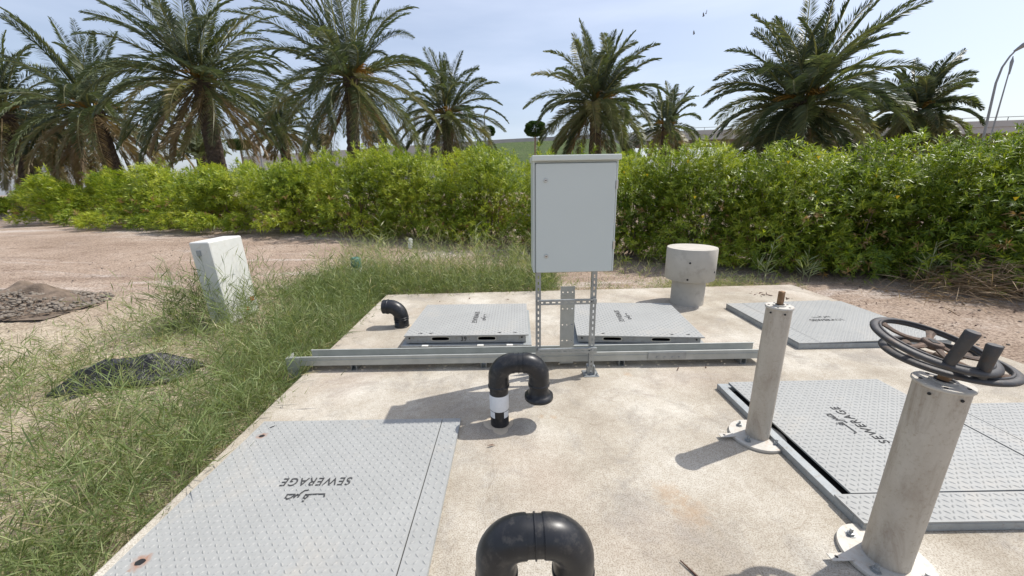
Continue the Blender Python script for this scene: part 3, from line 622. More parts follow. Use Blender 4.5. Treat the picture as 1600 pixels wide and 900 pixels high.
# ------------------------------------------------------------ handwheels
def handwheel(loc, tilt_axis, tilt, spin, R, label, handle_ang, hl):
    root = empty('valve_handwheel', loc, 0, label, 'handwheel', 'cast iron handwheels'); 
    root.rotation_mode = 'QUATERNION'; from mathutils import Quaternion
    root.rotation_quaternion = Quaternion(Vector(tilt_axis), tilt) @ Quaternion(Vector((0, 0, 1)), spin)
    mb = MB(); n = 64; k = 12; vs = []
    for i in range(n):
        a = 2 * math.pi * i / n
        for j in range(k):
            b_ = 2 * math.pi * j / k; vs.append(((R - .017 + .017 * math.cos(b_)) * math.cos(a), (R - .017 + .017 * math.cos(b_)) * math.sin(a), .011 * math.sin(b_)))
    mb.add(vs, [(i * k + j, ((i + 1) % n) * k + j, ((i + 1) % n) * k + (j + 1) % k, i * k + (j + 1) % k) for i in range(n) for j in range(k)], True)
    vs = []; k = 6      # raised rib round the rim
    for i in range(n):
        a = 2 * math.pi * i / n
        for j in range(k):
            b_ = 2 * math.pi * j / k; vs.append(((R - .028 + .005 * math.cos(b_)) * math.cos(a), (R - .028 + .005 * math.cos(b_)) * math.sin(a), .010 + .005 * math.sin(b_)))
    mb.add(vs, [(i * k + j, ((i + 1) % n) * k + j, ((i + 1) % n) * k + (j + 1) % k, i * k + (j + 1) % k) for i in range(n) for j in range(k)], True)
    mb.build('rim', 'iron', root)
    for q in range(5):
        a = 2 * math.pi * q / 5; mb = MB(); mb.T = Matrix.Rotation(a, 4, 'Z'); m_ = 8; vs = []
        for i in range(m_ + 1):
            t_ = i / m_; x = .026 + (R - .030 - .026) * t_; hw = .0095 + .010 * (2 * t_ - 1) ** 2 * (1 if t_ > .5 else .5); z = -.012 * math.sin(math.pi * t_)
            vs += [(x, -hw, z + .002), (x, -hw * .3, z + .006), (x, hw * .3, z + .006), (x, hw, z + .002), (x, hw * .8, z - .005), (x, -hw * .8, z - .005)]
        mb.add(vs, [(i * 6 + j, i * 6 + (j + 1) % 6, (i + 1) * 6 + (j + 1) % 6, (i + 1) * 6 + j) for i in range(m_) for j in range(6)], False)
        mb.build('spoke', 'rust', root)
    mb = MB(); mb.lathe([(.028, -.012), (.033, -.006), (.033, .009), (.028, .013)], 24); mb.build('hub', 'rust', root)
    mb = MB(); mb.T = Matrix.Rotation(.6, 4, 'Z'); mb.box(-.012, .012, -.012, .012, .0133, .0148); mb.build('square_hole', 'black', root)
    mb = MB(); g_ = handle_ang; mb.lathe([(.0145, .0), (.0165, .01), (.018, hl * .7), (.020, hl - .004), (.017, hl)], 24, at=((R - .022) * math.cos(g_), (R - .022) * math.sin(g_), .006)); mb.build('handle', 'iron', root)
    return root
c1 = PY(1477, 560, 1.25); c2 = PY(1456, 538, 1.25)
handwheel(c1, (1, 1, 0), R_(4), .3, .187, 'lower handwheel of the stacked pair, mounted on the near pedestal', R_(-112) - .3, .125)
handwheel(c2, (1, .6, 0), R_(14), .75, .182, 'upper rusty handwheel lying tilted on another wheel', R_(-124) - .75, .13)

# ------------------------------------------------------------ left: marker box, stub pipe, stake, sheet, rubble, stick
bb = G(372, 502); 
root = empty('utility_box', (bb.x, bb.y, bb.z), 0, 'leaning white box pillar standing in the long grass', 'utility box')
root.rotation_euler = (Matrix.Rotation(R_(-2), 3, Vector((-.6, .8, 0))) @ Matrix.Rotation(R_(85), 3, 'Z')).to_euler()
hb = 1.0
dd = math.hypot(bb.x, bb.y); ztop = PD(350, 372, dd).z - bb.z
mb = MB(); mb.bbox(-.27, .27, -.13, .13, .06, ztop, .018); mb.build('shell', 'bollard', root)
mb = MB(); mb.bbox(-.24, .24, -.10, .10, -.05, .06, .005); mb.build('plinth', 'concrete_grey', root)
mb = MB(); mb.bbox(-.285, -.271, .0, .05, ztop - .17, ztop - .1, .004); mb.build('hinge', 'frame_paint', root); mb = MB(); mb.bbox(-.285, -.271, .0, .05, .35, .42, .004); mb.build('hinge', 'frame_paint', root)
for (x, z, w_) in ((.02, .14, .07), (.15, .24, .06)): mb = MB(); mb.bbox(x, x + w_, -.137, -.131, z, z + .05, .002); mb.build('red_tape', 'red', root)
gp = G(560, 440); dd = gp.length; root = empty('stub_pipe', gp, 0, 'teal capped stub pipe poking out of tall grass', 'pipe stub')
zt_ = PD(560, 402, math.hypot(gp.x, gp.y)).z - gp.z; rr = 6.5 / 590 * math.hypot(gp.x, gp.y)
mb = MB(); mb.lathe([(rr, -.05), (rr, zt_ * .62)], 20); mb.build('pipe', 'white_tape', root)
mb = MB(); mb.lathe([(rr * 1.1, zt_ * .6), (rr * 1.12, zt_ * .97), (rr * .9, zt_)], 20); mb.build('cap', 'teal', root)
gp = G(641, 388); mb = MB(); mb.lathe([(.055, -.05), (.055, .24), (.03, .27)], 14); o = mb.build('marker_stake', 'pale'); o.location = gp; o.rotation_euler = (0, .12, 0); tag(o, 'small white marker stake in front of the hedge', 'stake')
# crumpled black sheet
def crumple(name, x0, x1, y0, y1, rot, c, hgt, mat, seed, res=70):
    r_ = np.random.default_rng(seed); u, v = np.meshgrid(np.linspace(-1, 1, res), np.linspace(-1, 1, res))
    X = u * (x1 - x0) / 2; Y = v * (y1 - y0) / 2; Z = hgt * np.clip(1 - (u ** 2) ** 1.3 - (v ** 2) * .9, 0, 1) ** .6
    for q in range(14):
        a = r_.normal(.0, .5) + (0 if q % 3 else 1.2); f = r_.uniform(6, 26); Z += hgt * .2 * (1 - np.abs(np.sin((-X * math.sin(a) + Y * math.cos(a)) * f + r_.uniform(0, 6)))) * np.clip(1.1 - np.maximum(abs(u), abs(v)), 0, 1)
    X = X * (1 + .12 * np.sin(v * 5 + 1)); Y = Y * (1 + .25 * np.sin(u * 4)); idx = np.arange(res * res).reshape(res, res)
    F = np.stack([idx[:-1, :-1], idx[:-1, 1:], idx[1:, 1:], idx[1:, :-1]], -1).reshape(-1, 4)
    o = npmesh(name, np.stack([X, Y, Z], -1).reshape(-1, 3), F, mat, smooth=False); o.location = c; o.rotation_euler = (0, 0, rot); return o
sp = G(205, 596)
o = crumple('plastic_sheet', -.50, .50, -.19, .19, R_(33), (sp.x, sp.y, sp.z - .01), .13, 'sheet', 3); tag(o, 'crumpled black plastic sheet lying in the grass', 'plastic sheet')
# rubble heap
rp_ = G(15, 474); root = empty('rubble_heap', rp_, 0, 'low heap of brown soil and grey stones at the left edge', 'rubble heap')
rq = np.random.default_rng(5)
def mound(res, rx, ry, hgt, rq):
    u, v = np.meshgrid(np.linspace(-1, 1, res), np.linspace(-1, 1, res)); d = np.sqrt(u * u + v * v)
    Z = hgt * np.clip(1 - d, 0, 1) ** .9; N = np.zeros_like(Z)
    for q in range(30): a = rq.uniform(0, 6.28); f = rq.uniform(3, 22); N += np.sin((u * math.cos(a) + v * math.sin(a)) * f + rq.uniform(0, 6)) / (f ** .7)
    Z = Z + N * hgt * .3 * np.clip(1.05 - d, 0, 1) - .05; idx = np.arange(res * res).reshape(res, res)
    return np.stack([u * rx, v * ry, Z], -1).reshape(-1, 3), np.stack([idx[:-1, :-1], idx[:-1, 1:], idx[1:, 1:], idx[1:, :-1]], -1).reshape(-1, 4)
V, F = mound(90, 1.3, .7, .27, rq); npmesh('soil_mound', V, F, 'rubble', root)
def stones(n, cfun, smin, smax, rq):
    t_ = (1 + 5 ** .5) / 2; iv = nrm(np.array([(-1, t_, 0), (1, t_, 0), (-1, -t_, 0), (1, -t_, 0), (0, -1, t_), (0, 1, t_), (0, -1, -t_), (0, 1, -t_), (t_, 0, -1), (t_, 0, 1), (-t_, 0, -1), (-t_, 0, 1)], float))
    iF = np.array([(0, 11, 5), (0, 5, 1), (0, 1, 7), (0, 7, 10), (0, 10, 11), (1, 5, 9), (5, 11, 4), (11, 10, 2), (10, 7, 6), (7, 1, 8), (3, 9, 4), (3, 4, 2), (3, 2, 6), (3, 6, 8), (3, 8, 9), (4, 9, 5), (2, 4, 11), (6, 2, 10), (8, 6, 7), (9, 8, 1)])
    Vs = []; Fs = []
    for i in range(n):
        s = smin * (smax / smin) ** (rq.random() ** 2); k = iv * (1 + rq.uniform(-.25, .25, (12, 1))) * s * np.array([1, rq.uniform(.6, 1), rq.uniform(.4, .8)]); a = rq.uniform(0, 6.28); c_, s_ = math.cos(a), math.sin(a)
        k = k @ np.array([[c_, s_, 0], [-s_, c_, 0], [0, 0, 1]]); Vs.append(k + cfun(i)); Fs.append(iF + 12 * i)
    return np.concatenate(Vs), np.concatenate(Fs)
def cf(i):
    a = rq.uniform(0, 6.28); d = rq.random() ** .6 * 1.05; u, v = d * math.cos(a) + .12, d * math.sin(a) - .08; return np.array([u * 1.25, v * .7, .23 * max(0, 1 - math.hypot(u, v)) * .95 - .0])
V, F = stones(2600, cf, .007, .042, rq); so = npmesh('stones', V, F, 'stone', root); so['kind'] = 'stuff'
# scattered gravel on dirt
def cf2(i):
    while True:
        x = rq.uniform(-9, 8.5); y = rq.uniform(1, 12)
        if not (-1.9 < x < 4.65 and y < 5.75): break
    return np.array([x, y, zg(x, y) + .003])
V, F = stones(2600, cf2, .006, .022, rq); o = npmesh('gravel', V, F, 'stone'); tag(o, 'loose small stones scattered over the reddish dirt', 'gravel', kind='stuff')
# fallen stick
s0 = G(95, 333); s1_ = G(135, 345); s2 = G(183, 351)
mb = MB(); mb.tube([(s0.x, s0.y, s0.z + .35), (s1_.x, s1_.y, s1_.z + .1), (s2.x, s2.y, s2.z + .03)], [.03, .04, .03], 8); tag(mb.build('fallen_branch', 'stick'), 'long pale dry branch lying before the left hedge', 'branch')
# small things on slab: dark splinter at bottom, dead leaves
q = P(1075, 888); mb = MB(); mb.tube([(q.x - .02, q.y + .03, .008), (q.x + .02, q.y - .04, .006)], [.003, .005], 6); tag(mb.build('twig', 'leafdead'), 'tiny dark twig on the slab at the bottom edge', 'twig')
lv = []
rl = np.random.default_rng(9)
def scat(px, py, n, sx_, sy_, z=None, base=None):
    p = P(px, py) if base is None else base
    return [(p.x + rl.normal(0, sx_), p.y + rl.normal(0, sy_)) for _ in range(n)]
pts = scat(1195, 461, 26, .07, .05) + scat(1230, 467, 8, .04, .02) + scat(1255, 452, 2, .02, .02) + scat(900, 700, 2, .5, .3) + scat(1000, 570, 3, .6, .1) + scat(760, 470, 3, .6, .05)
ptz = [(x, y, .004) for x, y in pts]
for (px, py, n, sx_, sy_) in ((1400, 480, 50, .6, .3), (1520, 510, 70, .5, .35), (1330, 455, 60, .5, .25)):
    b_ = G(px, py); ptz += [(b_.x + rl.normal(0, sx_), b_.y + rl.normal(0, sy_), None) for _ in range(n)]
ptz = [(x, y, (zg(x, y) + .012) if z is None else z) for x, y, z in ptz if not (z is None and x < 4.6 and y < 5.7)]
n = len(ptz); O = np.array(ptz); D = np.stack([rl.normal(size=n), rl.normal(size=n), rl.uniform(0, .5, n)], 1); SD = np.stack([rl.normal(size=n), rl.normal(size=n), rl.uniform(.1, .6, n)], 1)
V, F = leaves(O, D, SD, rl.uniform(.02, .07, n), rl.uniform(.008, .02, n), .1); V[:, 2] = np.maximum(V[:, 2], .003 if False else -1)
o = npmesh('leaf_litter', V, F, 'leafdead'); tag(o, 'dark dead leaves scattered on slab and mud', 'leaf litter', kind='stuff')

# ------------------------------------------------------------ grass (stalks with spiky leaves)
def stalks(B, H, lean, nl, ll, lw, rg, tmean, sw=.0016):
    """B (n,3) bases; H heights; returns joined mesh parts"""
    n = len(B); az = rg.uniform(0, 2 * math.pi, n); D = np.stack([np.cos(az) * np.sin(lean), np.sin(az) * np.sin(lean), np.cos(lean)], 1)
    K = 5; t = np.linspace(0, 1, K)[None, :, None]; sag = np.zeros((n, K, 3)); sag[:, :, 2] = -(t[:, :, 0] ** 2) * (H * np.sin(lean) * .35)[:, None]
    Pt = B[:, None, :] + D[:, None, :] * H[:, None, None] * t + sag
    sd = nrm(np.cross(D, rg.normal(size=(n, 3)))); W = np.ones((n, K)) * sw * np.linspace(1, .4, K)[None, :]
    V1, F1 = strips(Pt, W, sd); tn = np.clip(rg.normal(tmean, .16, n), 0, 1)
    out = [(V1, F1, np.repeat(np.clip(tn + .1, 0, 1), K - 1))]
    for q in range(nl):
        s = .25 + .75 * (q + rg.uniform(.1, .9, n)) / nl; s = s[:, None]; o_ = B + D * H[:, None] * s; o_[:, 2] -= (s[:, 0] ** 2) * (H * np.sin(lean) * .35)
        side = nrm(np.cross(D, rg.normal(size=(n, 3)))); ang = rg.uniform(.45, 1.1, n)[:, None]; d = D * np.cos(ang) + side * np.sin(ang)
        V, F = leaves(o_, d, rg.normal(size=(n, 3)), ll * rg.uniform(.6, 1.3, n), lw * rg.uniform(.7, 1.3, n), .06)
        out.append((V, F, np.clip(tn + rg.normal(0, .1, n), 0, 1)))
    return out
rg = np.random.default_rng(21)
parts = []
def area(n, fx, dens=None):
    pts = []
    while len(pts) < n:
        x, y = fx()
        if dens is None or rg.random() < dens(x, y): pts.append((x, y, zg(x, y) - .01))
    return np.array(pts)
sheet_c = sp
def dl(x, y):
    d = -1.84 - x      # distance from the slab
    wd = .38 + .6 * max(0, min(1, (y - 2.5) / 3))
    v = math.exp(-max(0, d - wd) / .28)
    v += .26 * (math.sin(x * 3.1 + y * 1.7) * math.sin(y * 2.3 - x * .8) > .1) * (1 if y < 5.2 else .1) * (d < 3.2)
    v += .05 * (d < 4)
    if math.hypot((x - sheet_c.x), (y - sheet_c.y)) < .55: v = v * .15 + .04
    if abs(x - bb.x) < .35 and abs(y - bb.y) < .3: v = .0
    if y > 6.3: v *= .35 if x < -2.6 else .8
    return v
# lush strip + patches
B = area(5400, lambda: (rg.uniform(-5.4, -1.83), rg.uniform(1.0, 7.2)), dl); n = len(B)
parts += stalks(B, rg.uniform(.12, .36, n), rg.uniform(.1, 1.15, n), 6, .11, .0052, rg, .38)
# low dense turf mat
B = area(6500, lambda: (rg.uniform(-4.6, -1.83), rg.uniform(1.0, 7.0)), lambda x, y: dl(x, y) * .9); n = len(B)
az = rg.uniform(0, 6.28, n); lean = rg.uniform(.4, 1.3, n); D = np.stack([np.cos(az) * np.sin(lean), np.sin(az) * np.sin(lean), np.cos(lean)], 1)
V, F = leaves(B, D, rg.normal(size=(n, 3)), rg.uniform(.08, .24, n), rg.uniform(.004, .007, n), .2); parts.append((V, F, np.clip(rg.normal(.6, .22, n), 0, 1)))
# behind the far slab edge
def d2(x, y):
    t_ = math.exp(-max(0, y - 6.7) / .5) if x < .9 else math.exp(-max(0, y - 5.85) / .15) * .3
    return t_ * (1 if x > -3.2 else .5)
B = area(4200, lambda: (rg.uniform(-3.6, 1.1), rg.uniform(5.72, 8.2)), d2); n = len(B)
parts += stalks(B, rg.uniform(.15, .52, n), rg.uniform(.1, .95, n), 6, .13, .007, rg, .42)
B = area(500, lambda: (rg.uniform(1.1, 5.0), rg.uniform(5.72, 6.3)), lambda x, y: .25 + (2.6 < x < 4.2) * .7); n = len(B)
parts += stalks(B, rg.uniform(.08, .32, n), rg.uniform(.1, 1.1, n), 5, .10, .006, rg, .6)
# long tufts standing over the rest
B = area(420, lambda: (rg.uniform(-4.6, -1.85), rg.uniform(1.2, 6.5)), lambda x, y: dl(x, y) * .7 + .12); n = len(B)
parts += stalks(B, rg.uniform(.4, .85, n), rg.uniform(.15, .9, n), 9, .19, .0075, rg, .35, .0024)
B = area(420, lambda: (rg.uniform(-3.2, .85), rg.uniform(5.9, 8.0)), lambda x, y: .8); n = len(B)
parts += stalks(B, rg.uniform(.5, 1.0, n), rg.uniform(.05, .55, n), 10, .20, .008, rg, .6, .0026)
# at the marker box
B = area(150, lambda: (rg.uniform(bb.x - .75, bb.x + .6), rg.uniform(bb.y - .6, bb.y + .25))); n = len(B)
parts += stalks(B, rg.uniform(.5, 1.05, n), rg.uniform(.1, .7, n), 10, .22, .008, rg, .35, .0026)
# sparse tufts before the hedge
B = area(500, lambda: (rg.uniform(-12, 6), rg.uniform(6.5, 17)), lambda x, y: 1.0 if abs((y + .82 * x) - (9.2 + max(0, -x) * .15)) < .9 else .0); n = len(B)
parts += stalks(B, rg.uniform(.1, .45, n), rg.uniform(.1, 1.1, n), 5, .15, .010, rg, .6)
B = area(420, lambda: (rg.uniform(-5.2, -1.95), rg.uniform(.9, 4.6))); n = len(B)
parts += stalks(B, rg.uniform(.35, .8, n), rg.uniform(.35, 1.3, n), 9, .15, .006, rg, .6, .0022)
B = area(9000, lambda: (rg.uniform(-5.2, -1.84), rg.uniform(.9, 6.4)), lambda x, y: .25 + dl(x, y)); n = len(B); B[:, 2] += rg.uniform(.01, .05, n)      # dry thatch lying on the sand
V, F = leaves(B, np.stack([rg.normal(size=n), rg.normal(size=n), rg.normal(0, .12, n)], 1), rg.normal(size=(n, 3)) + np.array([0, 0, .01]), rg.uniform(.08, .3, n), rg.uniform(.003, .006, n), .0); parts.append((V, F, np.clip(rg.normal(.86, .12, n), 0, 1)))
V, F, T = join(parts); print('grass faces', len(F))
o = npmesh('long_grass', V, F, 'grass', tint=T); tag(o, 'long green grass growing round the slab edge', 'grass', kind='stuff')
# individual tall reeds
def reed(px, py, toppy, label, seed, leansgn=0):
    r_ = np.random.default_rng(seed); b_ = G(px, py); d_ = math.hypot(b_.x, b_.y); Hh = PD(px, toppy, d_).z - b_.z; ps = []
    for k in range(4):
        n = 1; bs = np.array([[b_.x + r_.normal(0, .05), b_.y + r_.normal(0, .05), b_.z]])
        lean = np.array([abs(r_.normal(.06, .08))]); ps += stalks(bs, np.array([Hh * (1 if k == 0 else r_.uniform(.35, .75))]), lean, 9, .26, .016, r_, .6, .006)
    V, F, T = join(ps); c = np.array([b_.x, b_.y, b_.z]); o = npmesh('reed', V - c, F, 'reed', tint=T); o.location = b_; tag(o, label, 'reed', 'tall reeds')
reed(1195, 438, 372, 'pale reed clump at the hedge foot just right of the concrete vent', 1)
reed(1440, 450, 375, 'bent pale reed standing at the mud edge below the hedge', 2)
reed(1478, 440, 235, 'tallest thin reed rising against the right hedge', 3)
reed(1255, 440, 395, 'low dry reed at the slab corner under the hedge', 4)
reed(600, 415, 315, 'pale reed before the dark gap in the middle hedge', 6)
reed(745, 420, 350, 'spiky reed in the grass left of the grey cabinet', 7)

# dry brush heap right
def brush(px, py, w_, d_, h_, n, label, seed):
    r_ = np.random.default_rng(seed); c = G(px, py); O = np.stack([r_.normal(0, w_, n), r_.normal(0, d_, n), r_.random(n) * h_], 1); O[:, 2] *= np.exp(-(O[:, 0] / w_) ** 2 * .4)
    D = r_.normal(size=(n, 3)) * np.array([1, .8, .35]) + np.array([.5, 0, 0]); V, F = leaves(O, D, r_.normal(size=(n, 3)), r_.uniform(.15, .55, n), r_.uniform(.004, .011, n), .05)
    V[:, 2] = np.maximum(V[:, 2], 0); o = npmesh('brushwood', V, F, 'brush', tint=r_.random(n)); o.location = c; tag(o, label, 'brushwood')
brush(1555, 462, .65, .3, .55, 2600, 'tangle of dry brown brushwood under the right hedge', 31)
brush(215, 352, 1.3, .5, .8, 1300, 'dry twiggy brush at the foot of the left hedge', 32)

# ------------------------------------------------------------ shrubs of the hedge
def shrub(px, basey, topy, wpx, label, seed, dens=1.0, yel=0.0):
    r_ = np.random.default_rng(seed); f = G(px, basey); dist = math.hypot(f.x, f.y); dx, dy = f.x / dist, f.y / dist
    R = wpx / 590 * dist / max(.5, math.cos(math.atan2(f.x, f.y))) * .62 * math.cos(math.atan2(f.x, f.y)) ; R = max(R * 1.12, 1.0)
    c = Vector((f.x + dx * R * .85, f.y + dy * R * .85, 0)); c.z = zg(c.x, c.y)
    H = PD(px, topy, dist + R * .8).z - c.z
    sc = min(max((dist / 9) ** .55, .85), 2.2)          # far shrubs: coarser leaves
    nl = 36; U = []
    for k in range(nl):                               # lobes
        a = r_.uniform(0, 6.28); q = r_.random() ** .5; zz = r_.random() ** .85; rad = (1 - .55 * max(0, zz - .45) ** 1.5)
        lr = r_.uniform(.28, .46) * min(R, H * .6); U.append((q * math.cos(a) * (R * rad - lr * .6), q * math.sin(a) * (R * .95 * rad - lr * .6), lr * .55 + .02 + (H - lr * 1.35 - .02) * zz, lr))
    for k in range(16):                               # low skirt so that foliage meets the ground
        a = r_.uniform(0, 6.28); lr = r_.uniform(.22, .34) * min(R, H * .6); U.append(((R - lr * .7) * math.cos(a), (R - lr * .7) * math.sin(a), lr * .62, lr)); nl += 1
    n = int(300 * dens * R * (R + H) * 2.6 / sc ** 2); n = min(n, 24000)
    Uc = np.array(U); k = r_.choice(nl, n, p=Uc[:, 3] ** 2 / (Uc[:, 3] ** 2).sum()); dv = nrm(r_.normal(size=(n, 3)) + np.array([0, 0, .25])); rr_ = Uc[k, 3] * (1.06 - .34 * r_.random(n) ** 1.6)
    O = Uc[k, :3] + dv * rr_[:, None]; O = O[O[:, 2] > .1]
    tp = O[O[:, 2] > H * .72]; ns = int(len(tp) * .05); sh = [O]              # young shoots standing out of the top
    for q in r_.choice(len(tp), ns): kk = r_.integers(1, 4); sh.append(tp[q] + np.outer(np.arange(1, kk + 1) * .075 * sc, [r_.normal(0, .25), r_.normal(0, .25), 1]))
    O = np.concatenate(sh); n = len(O)
    out = nrm(O - np.array([0, 0, H * .35])) * .8 + nrm(r_.normal(size=(n, 3))) * .45 + np.array([0, 0, .55]); out = nrm(out)
    m_ = 11; A = np.repeat(out, m_, 0); OO = np.repeat(O, m_, 0); N = n * m_
    OO = OO + A * (r_.uniform(-.05, .05, N) * sc)[:, None]
    side = nrm(np.cross(A, r_.normal(size=(N, 3)))); ang = r_.uniform(.35, 1.35, N)[:, None]; D = A * np.cos(ang) + side * np.sin(ang)
    SD = np.cross(D, A); V, F = leaves(OO, D, SD, r_.uniform(.075, .14, N) * sc, r_.uniform(.012, .021, N) * sc, .15)
    hgt = np.repeat(O[:, 2] / H, m_); lobe = r_.normal(0, .13, nl); T = np.clip(.42 + .0 * hgt + yel + r_.normal(0, .14, N) + np.repeat(r_.normal(0, .08, n) + lobe[r_.integers(0, nl, n)] * .3 + .16 * np.sin(O[:, 0] * 2.1 / sc + seed) * np.sin(O[:, 1] * 1.7 / sc + O[:, 2] * 2.4 / sc), m_), 0, .93)
    dead = np.repeat((r_.random(n) < .06) & (O[:, 2] < H * .5), m_); T[dead] = 1
    root = empty('shrub', c, 0, label, 'shrub', 'yellow oleander shrubs forming the hedge')
    npmesh('foliage', V, F, 'shrub_leaf', root, tint=T)
    mb = MB()
    for q in range(14):
        u_ = U[q]; b_ = (r_.normal(0, .18) * R, r_.normal(0, .18) * R, -.05); mid = (u_[0] * .5 + r_.normal(0, .05), u_[1] * .5 + r_.normal(0, .05), u_[2] * .4)
        mb.tube([b_, mid, (u_[0], u_[1], u_[2])], [.022 * sc, .015 * sc, .008 * sc], 5)
    mb.build('stem', 'stem', root)
    if px > 900:
        front = np.argsort((O[:, 0] * dx + O[:, 1] * dy) - O[:, 2] * .6 + .8 * r_.random(n))[:160]
        for q in r_.choice(front, 3, replace=False):
            p_ = O[q] + np.array([-dx * .07, -dy * .07, .05]); mb = MB(); mb.lathe([(.004, -.02), (.014, 0), (.03, .03)], 7, True, cap=False, at=tuple(p_)); mb.build('flower', 'flower', root)
    return N
SH = [(1690, 478, 201, 200, 'hedge shrub cut by the right picture edge, behind the brushwood'),
      (1560, 462, 216, 150, 'dark green hedge shrub behind the stacked handwheels'),
      (1435, 447, 222, 140, 'hedge shrub under the smaller right-hand palm'),
      (1310, 438, 230, 135, 'hedge shrub below the widest dark palm, right half'),
      (1195, 431, 234, 130, 'hedge shrub right of the concrete vent with pale reed at its foot'),
      (1085, 422, 230, 130, 'hedge shrub directly behind the concrete vent'),
      (985, 412, 243, 120, 'hedge shrub touching the right side of the grey cabinet'),
      (880, 405, 245, 120, 'hedge shrub hidden mostly behind the grey cabinet'),
      (775, 392, 234, 125, 'bright hedge shrub just left of the grey cabinet'),
      (665, 383, 230, 125, 'bright hedge shrub behind the white marker stake'),
      (560, 375, 239, 120, 'bright hedge shrub under the tall palm with orange stalks'),
      (460, 369, 252, 115, 'hedge shrub above the leaning white box, right side'),
      (362, 363, 261, 115, 'hedge shrub right of the second left palm trunk'),
      (268, 357, 265, 110, 'hedge shrub left of the thick leaning palm trunk'),
      (180, 350, 276, 105, 'yellowish hedge shrub by the dry brush on the left'),
      (95, 340, 292, 100, 'small yellowish hedge shrub above the fallen branch'),
      (-8, 328, 309, 130, 'last low hedge shrub at the left picture edge')]
tot = 0
for i, (px, by, ty, wp, lab) in enumerate(SH): tot += shrub(px, by, ty, wp, lab, 100 + i, yel=(.10 if 90 < px < 800 else .02 if px < 1200 else -.06))
print('shrub leaves', tot)

